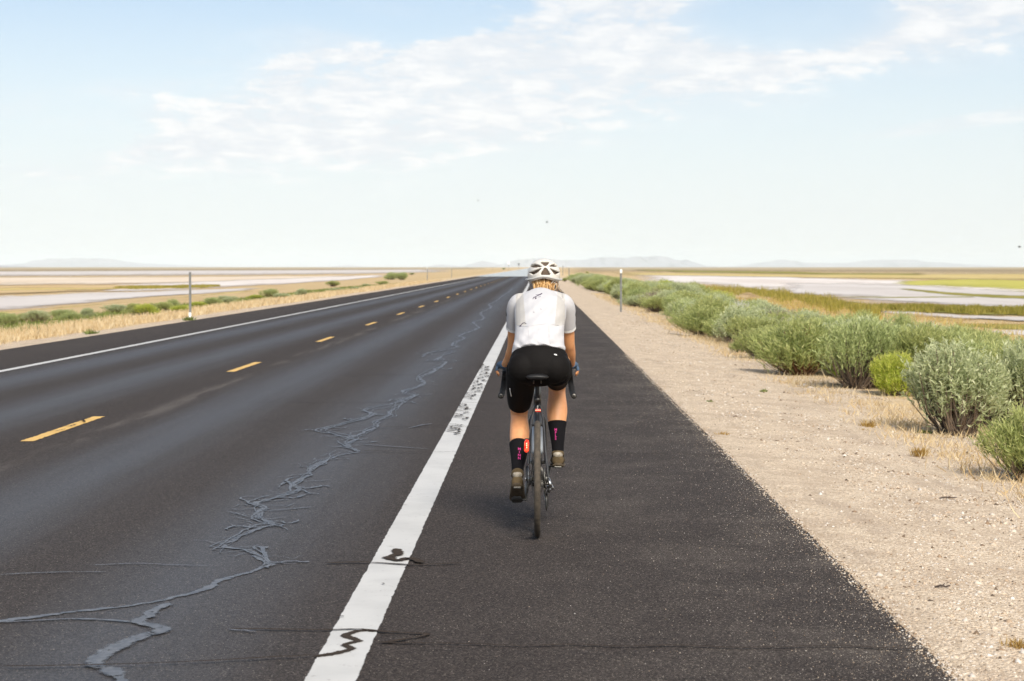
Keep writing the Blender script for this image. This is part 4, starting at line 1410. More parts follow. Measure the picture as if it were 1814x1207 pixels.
def bird(px_, py_, Y, span, label, roll):
    p = at(px_, py_, Y)
    e = empty('bird', p, rnd.uniform(-0.5, 0.5))
    e.rotation_euler = (0, roll, 0.6)
    mb = MB()
    loft(mb, [(0, -0.2, 0, 0.005, 0.005), (0, -0.12, 0, 0.05, 0.045), (0, 0.02, 0, 0.07, 0.06), (0, 0.14, 0.02, 0.045, 0.045), (0, 0.20, 0.03, 0.04, 0.04), (0, 0.28, 0.02, 0.006, 0.006)], 3, 8)
    mb.build('body', m_bird, e)
    for s in (-1, 1):
        h = span / 2
        MB().add([(s * 0.05, 0.1, 0.02), (s * 0.05, -0.1, 0.02), (s * h * 0.5, 0.12, 0.14), (s * h * 0.5, -0.06, 0.14), (s * h, 0.02, 0.05), (s * h * 0.95, -0.06, 0.05),
                  (s * 0.05, 0.1, 0.0), (s * 0.05, -0.1, 0.0), (s * h * 0.5, 0.12, 0.125), (s * h * 0.5, -0.06, 0.125)],
                 [(0, 1, 3, 2), (2, 3, 5, 4), (6, 8, 9, 7), (8, 4, 5, 9), (0, 2, 8, 6), (1, 7, 9, 3)]).build('wing', m_bird, e)
    tag(e, label, 'bird', 'birds in the sky')


m_bird = simple('bird_feather', (0.09, 0.09, 0.095), 0.8)
bird(969, 394, 260, 0.34, 'tiny dark bird in the pale sky above the helmet', 0.7)
bird(1806, 438, 240, 0.42, 'tiny dark bird low in the sky at the right edge', 0.1)
bird(847, 356, 420, 0.28, 'tiniest bird in the sky, left of the helmet', 0.3)

# ------------------------------------------------------------------ bicycle
BY = 11.83
BASE = (0.0, BY, 0.0)
m_frame = simple('black_frame_paint', (0.020, 0.020, 0.022), 0.38, var=0.2, scale=10, coat=0.15)
m_tyre = simple('dusty_tyre', (0.075, 0.060, 0.044), 0.85, var=0.3, scale=40, bump=0.6, bscale=300)
m_rim = simple('grey_rim', (0.16, 0.165, 0.175), 0.35, 0.4, var=0.1)
m_steel = simple('bare_steel', (0.55, 0.55, 0.55), 0.28, 1.0, var=0.1)
m_dsteel = simple('dark_steel', (0.12, 0.115, 0.105), 0.4, 0.8, var=0.2)
m_black = simple('black_plastic', (0.022, 0.022, 0.023), 0.5, var=0.2)
m_rubber = simple('black_rubber_tape', (0.012, 0.0115, 0.0115), 0.75, spec=0.25, var=0.25, bump=0.4, bscale=120)
m_red_plastic = simple('red_plastic', (0.45, 0.015, 0.012), 0.3)
m_lens, n, bs, out = new_mat('lit_red_lens')
bs.inputs['Base Color'].default_value = (0.6, 0.02, 0.015, 1)
bs.inputs['Roughness'].default_value = 0.2
ob = n.n('ShaderNodeTexCoord').outputs['Object']
fl_ = n.noise(ob, 60, 2)
n.put(bs.inputs['Emission Color'], n.mix(n.step(fl_, 0.42, 0.6), (1.0, 0.02, 0.01), (1.0, 0.16, 0.06)))
bs.inputs['Emission Strength'].default_value = 0.8
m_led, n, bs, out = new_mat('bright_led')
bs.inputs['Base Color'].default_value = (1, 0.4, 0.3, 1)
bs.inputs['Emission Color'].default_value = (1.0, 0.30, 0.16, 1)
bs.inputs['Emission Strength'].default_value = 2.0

bike = tag(empty('bicycle', BASE), 'black road bicycle with dusty tyres ridden along the paved shoulder', 'bicycle')


def wheel(y, front):
    e = bpy.data.objects.new('wheel', None)
    col.objects.link(e)
    e.parent = bike
    e.location = (0, y, 0.345)
    Ro, rt = 0.345, 0.0195
    prof = [((Ro - rt) + rt * math.cos(a), rt * math.sin(a)) for a in np.linspace(0, 2 * math.pi, 15)[:-1]]
    MB().lathe(prof, n=72, closed=True).build('tyre', m_tyre, e)
    MB().lathe([(0.308, -0.013), (0.314, -0.010), (0.314, 0.010), (0.308, 0.013), (0.285, 0.010), (0.278, 0.0), (0.285, -0.010)], n=72, closed=True).build('rim', m_rim, e)
    w = 0.05 if front else 0.062
    MB().lathe([(0.004, -w), (0.012, -w), (0.014, -w * 0.7), (0.028, -w * 0.62), (0.028, -w * 0.55), (0.014, -w * 0.5), (0.014, w * 0.2), (0.026, w * 0.25), (0.026, w * 0.32), (0.013, w * 0.4), (0.012, w), (0.004, w)], n=20).build('hub', m_dsteel, e)
    mb = MB()
    for k in range(24):
        a = 2 * math.pi * k / 24
        s = 1 if k % 2 else -1
        b_ = a + (0.32 if k % 4 < 2 else -0.32)
        hx = w * (0.28 if s > 0 else -0.58)
        mb.tube([(hx, 0.027 * math.cos(b_), 0.027 * math.sin(b_)), (s * 0.003, 0.282 * math.cos(a), 0.282 * math.sin(a))], 0.0011, 5)
    tag(mb.build('spokes', m_dsteel, e), kind='stuff')
    # disc rotor on the left
    MB().lathe([(0.062, -w * 0.86), (0.080, -w * 0.86), (0.080, -w * 0.86 + 0.002), (0.062, -w * 0.86 + 0.002)], n=36, closed=True).build('brake_rotor', m_steel, e)
    return e


rw = wheel(0.0, False)
fw = wheel(1.015, True)
BB = Vector((0, 0.43, 0.275))
ST = Vector((0, 0.262, 0.80))
HT = Vector((0, 0.845, 0.86))
HB = Vector((0, 0.895, 0.70))
mb = MB()
mb.tube([BB, ST], [0.019, 0.016], 14)
mb.tube([BB, HB + Vector((0, -0.02, 0.01))], [0.028, 0.026], 14)
mb.tube([ST + Vector((0, 0, -0.02)), HT + Vector((0, 0.01, -0.02))], [0.016, 0.019], 14)
mb.tube([HT, HB], [0.022, 0.025], 14)
mb.tube([BB + Vector((-0.037, 0, 0)), BB + Vector((0.037, 0, 0))], 0.024, 16)
for s in (-1, 1):
    S = spl([(s * 0.012, 0.262, 0.755), (s * 0.034, 0.21, 0.68), (s * 0.045, 0.12, 0.54), (s * 0.062, 0.015, 0.37), (s * 0.064, 0.0, 0.345)], 4)
    mb.tube(S, 0.0075, 8)
    S = spl([(s * 0.022, 0.40, 0.275), (s * 0.038, 0.33, 0.285), (s * 0.052, 0.20, 0.305), (s * 0.062, 0.03, 0.342), (s * 0.064, 0.0, 0.345)], 4)
    mb.tube(S, 0.010, 8)
mb.tube([(-0.036, 0.19, 0.65), (0.036, 0.19, 0.65)], 0.008, 8)
mb.build('frame', m_frame, bike)
mb = MB()
mb.tube([HB + Vector((0, 0.0, 0.0)), HB + Vector((0, 0.01, -0.04))], [0.025, 0.03], 12)
for s in (-1, 1):
    S = spl([(s * 0.018, 0.905, 0.665), (s * 0.043, 0.918, 0.62), (s * 0.050, 0.96, 0.48), (s * 0.055, 1.012, 0.345)], 4)
    mb.tube(S, [0.015 - 0.006 * i / len(S) for i in range(len(S))], 10, ry=[0.02 - 0.010 * i / len(S) for i in range(len(S))])
mb.build('fork', m_frame, bike)
MB().tube([ST + Vector((0, 0.004, -0.03)), ST + Vector((0, -0.04, 0.112))], 0.0138, 14).build('seatpost', m_black, bike)
MB().tube([ST + Vector((0, 0.003, -0.012)), ST + Vector((0, -0.003, 0.012))], 0.020, 14).build('seat_clamp', m_dsteel, bike)
# saddle
mb = MB()
S = spl([(0, 0.040, 0.938, 0.035, 0.012), (0, 0.055, 0.945, 0.062, 0.018), (0, 0.11, 0.944, 0.068, 0.019), (0, 0.185, 0.940, 0.048, 0.018), (0, 0.27, 0.938, 0.025, 0.016), (0, 0.345, 0.935, 0.018, 0.013), (0, 0.36, 0.93, 0.008, 0.006)], 5)
mb.tube([q[:3] for q in S], [q[3] for q in S], 18, ry=[q[4] for q in S], ref=(1, 0, 0))
sad = mb.build('saddle', simple('matte_black_saddle', (0.009, 0.0088, 0.009), 0.55), bike)
mb = MB()
for s in (-1, 1):
    mb.tube(spl([(s * 0.022, 0.07, 0.925), (s * 0.022, 0.12, 0.905), (s * 0.022, 0.24, 0.903), (s * 0.014, 0.32, 0.925)], 4), 0.0035, 8)
mb.box((0, 0.215, 0.908), (0.05, 0.045, 0.02))
mb.build('saddle_rails', m_dsteel, sad)
# small red light under the seat clamp
rl = MB().box((0.004, 0.225, 0.735), (0.034, 0.014, 0.020)).build('small_rear_light', m_red_plastic, bike, smooth=False, bevel=0.004)
for q in (-0.008, 0.004, 0.016):
    MB().ball((q, 0.216, 0.736), 0.0035, 8).build('light_bead', m_led, rl)
# tail light on the left seat stay
TL = Vector((-0.064, 0.098, 0.535))
tl = MB().tube([TL + Vector((0, 0.010, -0.040)), TL + Vector((0.004, 0.010, 0.040))], [0.015, 0.015], 12).tube([TL + Vector((0.004, 0.014, 0.0)), TL + Vector((0.024, 0.018, 0.0))], 0.008, 8).build('tail_light', m_black, bike)
S = [TL + Vector((-0.002, -0.006, -0.038)), TL + Vector((-0.001, -0.009, -0.030)), TL + Vector((0.001, -0.009, 0.02)), TL + Vector((0.003, -0.006, 0.034))]
MB().tube(S, [0.008, 0.0145, 0.0145, 0.009], 14).build('lens', m_lens, tl)
for q in (-0.010, 0.002, 0.013):
    MB().ball(TL + Vector((0.0005, -0.0215, q)), (0.0045, 0.004, 0.0055), 8).build('led', m_led, tl)
# handlebar
mb = MB()
mb.tube([HT + Vector((0, 0, 0.0)), HT + Vector((0, -0.012, 0.045))], 0.019, 12)
mb.tube([HT + Vector((0, -0.010, 0.035)), HT + Vector((0, 0.075, 0.055))], [0.018, 0.02], 12)
mb.tube([(-0.11, HT.y + 0.075, HT.z + 0.055), (0.11, HT.y + 0.075, HT.z + 0.055)], 0.014, 12)
hb = mb.build('handlebar', m_black, bike)
for s in (-1, 1):
    yb, zb = HT.y + 0.075, HT.z + 0.055
    S = spl([(s * 0.08, yb, zb), (s * 0.185, yb - 0.002, zb), (s * 0.204, yb + 0.012, zb), (s * 0.208, yb + 0.055, zb - 0.004), (s * 0.212, yb + 0.085, zb - 0.04), (s * 0.218, yb + 0.07, zb - 0.085), (s * 0.224, yb + 0.02, zb - 0.118),
             (s * 0.230, yb - 0.05, zb - 0.13), (s * 0.2315, yb - 0.075, zb - 0.132)], 5)
    o = MB().tube(S, 0.0185, 12).build('bar_tape', m_rubber, hb)
    e_ = Vector(S[-1])
    MB().lathe([(0.004, -0.004), (0.0155, -0.004), (0.0165, 0.002), (0.0165, 0.006)], e_, 'Y', 16).build('bar_end_plug', m_dsteel, hb)
    # brake hood and lever
    S = spl([(s * 0.207, yb + 0.02, zb + 0.004, 0.016, 0.018), (s * 0.209, yb + 0.06, zb + 0.008, 0.017, 0.022), (s * 0.210, yb + 0.095, zb + 0.018, 0.015, 0.022), (s * 0.210, yb + 0.115, zb + 0.035, 0.010, 0.012)], 4)
    MB().tube([q[:3] for q in S], [q[3] for q in S], 12, ry=[q[4] for q in S], ref=(1, 0, 0)).build('brake_hood', m_rubber, hb)
    MB().tube(spl([(s * 0.212, yb + 0.105, zb + 0.01), (s * 0.219, yb + 0.115, zb - 0.04), (s * 0.228, yb + 0.095, zb - 0.095)], 4), 0.006, 8).build('brake_lever', m_black, hb)
# drivetrain
crk = MB().tube([BB + Vector((-0.058, 0, 0)), BB + Vector((0.058, 0, 0))], 0.013, 12).build('crankset', m_dsteel, bike)
ca = math.atan2(0.36 - BB.z, 0.577 - BB.y)
for s in (-1, 1):
    d = Vector((0, math.cos(ca), math.sin(ca))) * (0.172 * s)
    a0 = BB + Vector((s * 0.060, 0, 0))
    a1 = BB + Vector((s * 0.072, 0, 0)) + d
    MB().tube([a0 - d * 0.08, a0, a0.lerp(a1, 0.5), a1, a1 + d * 0.05], [0.010, 0.015, 0.010, 0.011, 0.006], 10, ry=[0.006, 0.009, 0.007, 0.008, 0.004]).build('crank_arm', m_dsteel, crk)
    pc = a1 + Vector((s * 0.052, 0, 0))
    p = MB()
    p.tube([a1, pc + Vector((s * 0.035, 0, 0))], 0.006, 8)
    tilt = Matrix.Rotation(R(-30 if s < 0 else -6), 3, 'X')
    p.box(pc, (0.062, 0.055, 0.014), tilt)
    p.box(pc + tilt @ Vector((0, -0.034, 0.002)), (0.055, 0.010, 0.010), tilt)
    p.box(pc + tilt @ Vector((0, 0.036, 0.002)), (0.055, 0.012, 0.010), tilt)
    p.build('pedal', m_dsteel, bike, smooth=False, bevel=0.002)
ring = MB()
pr = []
for k in range(80):
    a = 2 * math.pi * k / 80
    pr.append((0.083 if k % 2 else 0.079, a))
v, f = [], []
for x_ in (0.043, 0.047):
    for r_, a in pr:
        v.append((x_, BB.y + r_ * math.cos(a), BB.z + r_ * math.sin(a)))
    for r_, a in pr:
        v.append((x_, BB.y + 0.062 * math.cos(a), BB.z + 0.062 * math.sin(a)))
for k in range(80):
    k2 = (k + 1) % 80
    f += [(k, k2, 80 + k2, 80 + k), (160 + k, 240 + k, 240 + k2, 160 + k2), (k, 160 + k, 160 + k2, k2), (80 + k, 80 + k2, 240 + k2, 240 + k)]
ring.add(v, f)
for k in range(4):
    a = 2 * math.pi * k / 4 + 0.4
    ring.tube([BB + Vector((0.046, 0.012 * math.cos(a), 0.012 * math.sin(a))), BB + Vector((0.046, 0.066 * math.cos(a), 0.066 * math.sin(a)))], 0.006, 6)
ring.build('chainring', m_dsteel, crk, smooth=False)
cas = bpy.data.objects.new('cassette', None)
col.objects.link(cas)
cas.parent = bike
cas.location = (0, 0, 0.345)
for k in range(10):
    r_ = 0.098 - 0.0072 * k
    x_ = 0.014 + 0.0038 * k
    prof_n = 40
    v, f = [], []
    for xx_ in (x_, x_ + 0.0016):
        for q in range(prof_n * 2):
            a = math.pi * q / prof_n
            rr = r_ if q % 2 else r_ - 0.004
            v.append((xx_, rr * math.cos(a), rr * math.sin(a)))
        for q in range(prof_n * 2):
            a = math.pi * q / prof_n
            v.append((xx_, (r_ - 0.016) * math.cos(a), (r_ - 0.016) * math.sin(a)))
    M2 = prof_n * 2
    for q in range(M2):
        q2 = (q + 1) % M2
        f += [(q, q2, M2 + q2, M2 + q), (2 * M2 + q, 3 * M2 + q, 3 * M2 + q2, 2 * M2 + q2), (q, 2 * M2 + q, 2 * M2 + q2, q2)]
    MB().add(v, f).build('sprocket', m_dsteel, cas, smooth=False)
MB().lathe([(0.086, 0.016), (0.03, 0.014), (0.022, 0.055)], (0, 0, 0), 'X', 24).build('carrier', m_dsteel, cas)
dr = MB()
dr.tube([(0.068, 0.0, 0.345), (0.074, -0.012, 0.318), (0.080, -0.006, 0.300)], [0.009, 0.010, 0.012], 8)
dr.tube([(0.062, 0.012, 0.296), (0.086, -0.004, 0.300), (0.094, 0.004, 0.284)], [0.010, 0.013, 0.008], 8)
dr.tube([(0.084, 0.0, 0.296), (0.066, 0.012, 0.268)], [0.009, 0.012], 8)
der = dr.build('rear_derailleur', m_steel, bike)
cg = MB()
for x_ in (0.047, 0.063):
    cg.tube([(x_, 0.01, 0.272), (x_, 0.035, 0.225), (x_, 0.045, 0.175)], [0.010, 0.008, 0.012], 8, ry=[0.002] * 3, ref=(0, 1, 0))
cg.build('derailleur_cage', m_dsteel, der)
for y_, z_ in ((0.012, 0.268), (0.044, 0.180)):
    MB().lathe([(0.004, -0.004), (0.022, -0.004), (0.022, 0.004), (0.004, 0.004)], (0.055, y_, z_), 'X', 20, closed=True).build('pulley', m_black, der)
ch = MB()
top = [(0.045, BB.y, BB.z + 0.083), (0.040, 0.2, BB.z + 0.10), (0.038, 0.0, 0.345 + 0.062), (0.040, -0.045, 0.345 + 0.045), (0.042, -0.062, 0.345), (0.046, -0.03, 0.30), (0.055, 0.022, 0.285), (0.055, 0.036, 0.262),
       (0.055, 0.020, 0.20), (0.055, 0.035, 0.158), (0.055, 0.06, 0.165), (0.05, 0.25, 0.185), (0.045, BB.y - 0.02, BB.z - 0.081), (0.045, BB.y + 0.05, BB.z - 0.065), (0.045, BB.y + 0.083, BB.z), (0.045, BB.y + 0.055, BB.z + 0.062), (0.045, BB.y, BB.z + 0.083)]
ch.tube(spl(top, 4), 0.0045, 6, ry=None)
ch.build('chain', m_dsteel, bike)
bc = MB()
bc.box((-0.058, 0.055, 0.405), (0.024, 0.04, 0.055), Matrix.Rotation(R(25), 3, 'X'))
bc.box((-0.052, 0.040, 0.375), (0.012, 0.03, 0.04), Matrix.Rotation(R(25), 3, 'X'))
bc.build('brake_caliper', m_black, bike, smooth=False, bevel=0.004)
for s in (-1, 1):
    MB().lathe([(0.0, s * 0.074), (0.007, s * 0.074), (0.008, s * 0.066), (0.0, s * 0.066)], (0, 0, 0.345), 'X', 12).build('axle_nut', m_steel, bike)
bt = MB()
q0, q1 = BB.lerp(HB, 0.30) + Vector((0, -0.03, 0.045)), BB.lerp(HB, 0.72) + Vector((0, -0.03, 0.045))
bt.tube([q0, q0.lerp(q1, 0.05), q0.lerp(q1, 0.75), q0.lerp(q1, 0.86), q0.lerp(q1, 0.9), q1], [0.028, 0.036, 0.036, 0.026, 0.022, 0.018], 16)
m_bottle = simple('clear_blue_bottle', (0.38, 0.42, 0.46), 0.35, var=0.1)
bt.build('water_bottle', m_bottle, bike)

# ------------------------------------------------------------------ rider
person = tag(empty('person', BASE), 'cyclist seen from behind in white jersey, black shorts and pale helmet riding away', 'person')
m_skin, n, bs, out = new_mat('sun_tanned_skin')
ob = n.n('ShaderNodeTexCoord').outputs['Object']
f = n.noise(ob, 9, 4, 0.6)
n.put(bs.inputs['Base Color'], n.mix(n.step(f, 0.3, 0.7), (0.62, 0.27, 0.115), (0.74, 0.36, 0.165)))
bs.inputs['Roughness'].default_value = 0.48
bs.inputs['Subsurface Weight'].default_value = 0.12
bs.inputs['Subsurface Radius'].default_value = (0.012, 0.005, 0.003)
b = n.n('ShaderNodeBump')
b.inputs['Strength'].default_value = 0.15
b.inputs['Distance'].default_value = 0.002
n.put(b.inputs['Height'], n.noise(ob, 60, 4, 0.6))
n.put(bs.inputs['Normal'], b.outputs[0])


def cloth(name, base, var, wr, wsc, rough, sheen=0.0, weave=900):
    m, n, bs, out = new_mat(name)
    ob = n.n('ShaderNodeTexCoord').outputs['Object']
    f = n.noise(ob, 14, 4, 0.6)
    n.put(bs.inputs['Base Color'], n.mix(n.step(f, 0.3, 0.7), tuple(q * (1 - var) for q in base), base))
    bs.inputs['Roughness'].default_value = rough
    bs.inputs['Specular IOR Level'].default_value = 0.15
    bs.inputs['Sheen Weight'].default_value = sheen
    b = n.n('ShaderNodeBump')
    b.inputs['Strength'].default_value = wr
    b.inputs['Distance'].default_value = 0.006
    w = n.noise(n.vec(*[n.m('MULTIPLY', s_, k_) for s_, k_ in zip(n_sep(n, ob), (1.0, 0.6, 1.0))]), wsc, 4, 0.55, 1.2)
    n.put(b.inputs['Height'], n.m('MULTIPLY_ADD', n.noise(ob, weave, 1), 0.06, w))
    n.put(bs.inputs['Normal'], b.outputs[0])
    return m


def n_sep(n, v):
    s = n.n('ShaderNodeSeparateXYZ')
    n.put(s.inputs[0], v)
    return s.outputs


m_jersey = cloth('white_jersey', (0.56, 0.555, 0.57), 0.06, 0.6, 7, 0.8, 0.05)
m_mesh = cloth('cream_mesh_panel', (0.50, 0.48, 0.455), 0.05, 0.25, 9, 0.8, 0.1)
m_shorts = cloth('black_lycra', (0.0075, 0.0062, 0.0058), 0.2, 0.2, 8, 0.75, 0.0)
m_sock = cloth('black_sock', (0.008, 0.0075, 0.009), 0.2, 0.3, 40, 0.9)
m_glove = cloth('blue_glove', (0.085, 0.135, 0.21), 0.15, 0.5, 30, 0.8)
m_shoe = cloth('dusty_brown_shoe', (0.125, 0.088, 0.045), 0.4, 0.5, 40, 0.7)
m_shoe_pale = simple('pale_heel_cup', (0.33, 0.29, 0.23), 0.6, var=0.35, scale=60)
m_sole = simple('dusty_dark_sole', (0.085, 0.062, 0.036), 0.8, var=0.4, scale=50)
m_helmet = simple('pale_grey_helmet', (0.70, 0.67, 0.61), 0.42, var=0.05, scale=10, coat=0.25)
m_helm_in = simple('brown_helmet_liner', (0.10, 0.068, 0.045), 0.8, var=0.2, scale=40)
m_helm_band = simple('grey_helmet_band', (0.52, 0.52, 0.50), 0.4, var=0.05)
m_hair, n, bs, out = new_mat('blonde_hair')
ri = n.n('ShaderNodeNewGeometry').outputs['Random Per Island']
n.put(bs.inputs['Base Color'], n.ramp(ri, [(0.0, (0.16, 0.075, 0.022)), (0.35, (0.36, 0.19, 0.06)), (0.7, (0.54, 0.31, 0.11)), (1.0, (0.74, 0.53, 0.29))]))
bs.inputs['Roughness'].default_value = 0.42
m_logo = simple('dark_purple_print', (0.04, 0.02, 0.06), 0.7)
m_white_print = simple('white_print', (0.80, 0.80, 0.78), 0.5)
m_pink_print = simple('magenta_knit', (0.55, 0.03, 0.22), 0.8)
m_strap = simple('pale_strap', (0.6, 0.58, 0.55), 0.7)

ARM_L = [(-0.115, 0.53, 1.375, 0.050, 0.052), (-0.135, 0.56, 1.335, 0.049, 0.052), (-0.142, 0.62, 1.235, 0.043, 0.046), (-0.149, 0.675, 1.130, 0.037, 0.038), (-0.152, 0.70, 1.098, 0.037, 0.037), (-0.162, 0.745, 1.055, 0.038, 0.036), (-0.182, 0.80, 1.015, 0.031, 0.028), (-0.205, 0.862, 0.980, 0.025, 0.020)]
ARM_R = [(0.160, 0.53, 1.375, 0.050, 0.052), (0.180, 0.56, 1.335, 0.049, 0.052), (0.187, 0.62, 1.235, 0.043, 0.046), (0.195, 0.675, 1.130, 0.038, 0.039), (0.197, 0.70, 1.098, 0.039, 0.038), (0.201, 0.745, 1.055, 0.039, 0.037), (0.208, 0.80, 1.015, 0.032, 0.029), (0.214, 0.862, 0.980, 0.025, 0.020)]
LEG_L = [(-0.09, 0.24, 1.00, 0.088, 0.095), (-0.103, 0.36, 0.865, 0.080, 0.082), (-0.110, 0.45, 0.765, 0.063, 0.064), (-0.112, 0.492, 0.712, 0.055, 0.057), (-0.112, 0.485, 0.665, 0.053, 0.055), (-0.109, 0.430, 0.605, 0.060, 0.060), (-0.108, 0.375, 0.550, 0.060, 0.058),
         (-0.112, 0.295, 0.470, 0.046, 0.046), (-0.118, 0.215, 0.392, 0.034, 0.036), (-0.12, 0.175, 0.345, 0.034, 0.036)]
LEG_R = [(0.11, 0.25, 1.01, 0.092, 0.098), (0.12, 0.42, 0.958, 0.080, 0.082), (0.122, 0.535, 0.905, 0.063, 0.064), (0.122, 0.588, 0.866, 0.055, 0.057), (0.122, 0.592, 0.815, 0.053, 0.055), (0.122, 0.56, 0.745, 0.062, 0.061), (0.122, 0.535, 0.690, 0.063, 0.060),
         (0.123, 0.500, 0.600, 0.047, 0.047), (0.126, 0.468, 0.490, 0.034, 0.037), (0.126, 0.455, 0.435, 0.034, 0.037)]
TORSO = [(0.010, 0.245, 0.98, 0.150, 0.105), (0.010, 0.25, 1.06, 0.148, 0.105), (0.011, 0.29, 1.14, 0.136, 0.10), (0.014, 0.37, 1.23, 0.138, 0.108), (0.018, 0.45, 1.315, 0.150, 0.108), (0.022, 0.51, 1.375, 0.135, 0.085), (0.026, 0.545, 1.40, 0.085, 0.055), (0.03, 0.57, 1.425, 0.05, 0.045)]
HC = Vector((0.042, 0.675, 1.555))
mb = MB()
loft(mb, TORSO, 5, 24)
for K in (ARM_L, ARM_R, LEG_L, LEG_R):
    loft(mb, K, 5, 18)
loft(mb, [(0.028, 0.55, 1.40, 0.058, 0.058), (0.032, 0.595, 1.455, 0.051, 0.054), (0.038, 0.640, 1.51, 0.052, 0.058), (0.042, 0.67, 1.55, 0.055, 0.06)], 4, 18)
mb.ball(HC + Vector((0, -0.006, -0.006)), (0.072, 0.088, 0.074), 24)
mb.ball(HC + Vector((0, 0.040, -0.045)), (0.052, 0.056, 0.062), 18)       # face and jaw
mb.ball(HC + Vector((0, 0.072, -0.082)), (0.026, 0.024, 0.022), 12)       # chin
loft(mb, [(HC.x, HC.y + 0.083, HC.z + 0.012, 0.007, 0.007), (HC.x, HC.y + 0.098, HC.z - 0.012, 0.010, 0.010), (HC.x, HC.y + 0.106, HC.z - 0.028, 0.014, 0.012), (HC.x, HC.y + 0.090, HC.z - 0.036, 0.012, 0.008)], 3, 10)   # nose
loft(mb, [(HC.x - 0.020, HC.y + 0.084, HC.z - 0.055, 0.004, 0.004), (HC.x, HC.y + 0.092, HC.z - 0.054, 0.008, 0.008), (HC.x + 0.020, HC.y + 0.084, HC.z - 0.055, 0.004, 0.004)], 3, 8, ref=(0, 0, 1))   # lips
for s in (-1, 1):
    mb.ball(HC + Vector((s * 0.076, -0.008, -0.028)), (0.010, 0.020, 0.031), 12)
    # palm and fingers around the brake hood
for s, K in ((-1, ARM_L), (1, ARM_R)):
    w = Vector(K[-1][:3])
    xh = s * 0.217
    loft(mb, [(w.x, w.y - 0.01, w.z, 0.024, 0.018), (xh, w.y + 0.025, w.z - 0.002, 0.031, 0.017), (xh + s * 0.004, w.y + 0.065, w.z - 0.008, 0.034, 0.016), (xh + s * 0.005, w.y + 0.09, w.z - 0.014, 0.031, 0.013)], 4, 14)
    for i in range(4):
        yy_ = w.y + 0.030 + i * 0.0185
        ln = (0.85, 1.0, 1.05, 0.95)[i]
        fr = (0.0078, 0.0085, 0.0088, 0.0085)[i]
        zt_ = w.z - 0.006
        loft(mb, [(xh + s * 0.020, yy_, zt_, fr * 1.05, fr * 1.05), (xh + s * 0.038, yy_ + 0.003, zt_ - 0.018 * ln, fr, fr), (xh + s * 0.040, yy_ + 0.004, zt_ - 0.045 * ln, fr * 0.95, fr * 0.95), (xh + s * 0.026, yy_ + 0.002, zt_ - 0.066 * ln, fr * 0.85, fr * 0.85)], 3, 8, ref=(0, 1, 0))
    loft(mb, [(xh - s * 0.018, w.y + 0.022, w.z - 0.004, 0.012, 0.012), (xh - s * 0.032, w.y + 0.050, w.z - 0.018, 0.010, 0.010), (xh - s * 0.032, w.y + 0.078, w.z - 0.036, 0.009, 0.009), (xh - s * 0.022, w.y + 0.095, w.z - 0.050, 0.007, 0.007)], 3, 8)
for s, kx, ky, kz in ((-1, -0.109, 0.405, 0.585), (1, 0.122, 0.548, 0.722)):
    t_ = Matrix.Rotation(R(-42 if s < 0 else -16), 3, 'X')
    for q in (-1, 1):
        mb.ball(Vector((kx + q * 0.021, ky - 0.020, kz)), (0.034, 0.036, 0.075), 14, rot=t_)
body_me = remesh(mb, 'body', 0.0042, 4, 0.5)
body = obj('body', body_me, m_skin, person)
# eyes
m_eye = simple('eye', (0.75, 0.73, 0.70), 0.15)
m_iris = simple('blue_iris', (0.08, 0.12, 0.18), 0.15)
for s in (-1, 1):
    ey = MB().ball(HC + Vector((s * 0.030, 0.078, 0.004)), 0.0125, 14).build('eye', m_eye, body)
    MB().ball(HC + Vector((s * 0.030, 0.0885, 0.004)), (0.0055, 0.003, 0.0055), 10).build('iris', m_iris, ey)

# jersey
mb = MB()
loft(mb, [(0.006, 0.232, 1.070, 0.160, 0.118), (0.008, 0.250, 1.095, 0.163, 0.119), (0.011, 0.29, 1.145, 0.152, 0.114), (0.014, 0.37, 1.235, 0.150, 0.120), (0.018, 0.45, 1.318, 0.160, 0.118), (0.022, 0.505, 1.372, 0.150, 0.096), (0.026, 0.54, 1.405, 0.110, 0.074), (0.03, 0.565, 1.415, 0.068, 0.058)], 6, 28)
loft(mb, [(-0.130, 0.535, 1.362, 0.050, 0.050), (-0.085, 0.535, 1.385, 0.054, 0.054), (-0.030, 0.545, 1.402, 0.054, 0.054), (0.028, 0.550, 1.408, 0.052, 0.052), (0.085, 0.545, 1.402, 0.054, 0.054), (0.135, 0.535, 1.387, 0.054, 0.054), (0.178, 0.535, 1.364, 0.050, 0.050)], 5, 18, ref=(0, 0, 1))
for K in (ARM_L, ARM_R):
    q = [list(k) for k in K[:3]]
    s = -1 if K is ARM_L else 1
    loft(mb, [(q[0][0] - s * 0.03, q[0][1] - 0.015, q[0][2] + 0.012, 0.058, 0.056), (q[0][0], q[0][1], q[0][2] - 0.002, 0.060, 0.060), (q[1][0], q[1][1], q[1][2], 0.056, 0.060), (q[2][0], q[2][1], q[2][2], 0.050, 0.054), (q[2][0] + s * 0.002, q[2][1] + 0.008, q[2][2] - 0.016, 0.050, 0.053)], 5, 20)
# things in the back pockets
mb.ball((-0.075, 0.215, 1.135), (0.045, 0.035, 0.060), 16, rot=Matrix.Rotation(R(-35), 3, 'X'))
mb.ball((0.012, 0.200, 1.140), (0.046, 0.040, 0.070), 16, rot=Matrix.Rotation(R(-35), 3, 'X'))
mb.ball((0.090, 0.222, 1.135), (0.042, 0.030, 0.055), 16, rot=Matrix.Rotation(R(-35), 3, 'X'))
j_me = remesh(mb, 'jersey', 0.0048, 5, 0.5)
co = get_co(j_me)
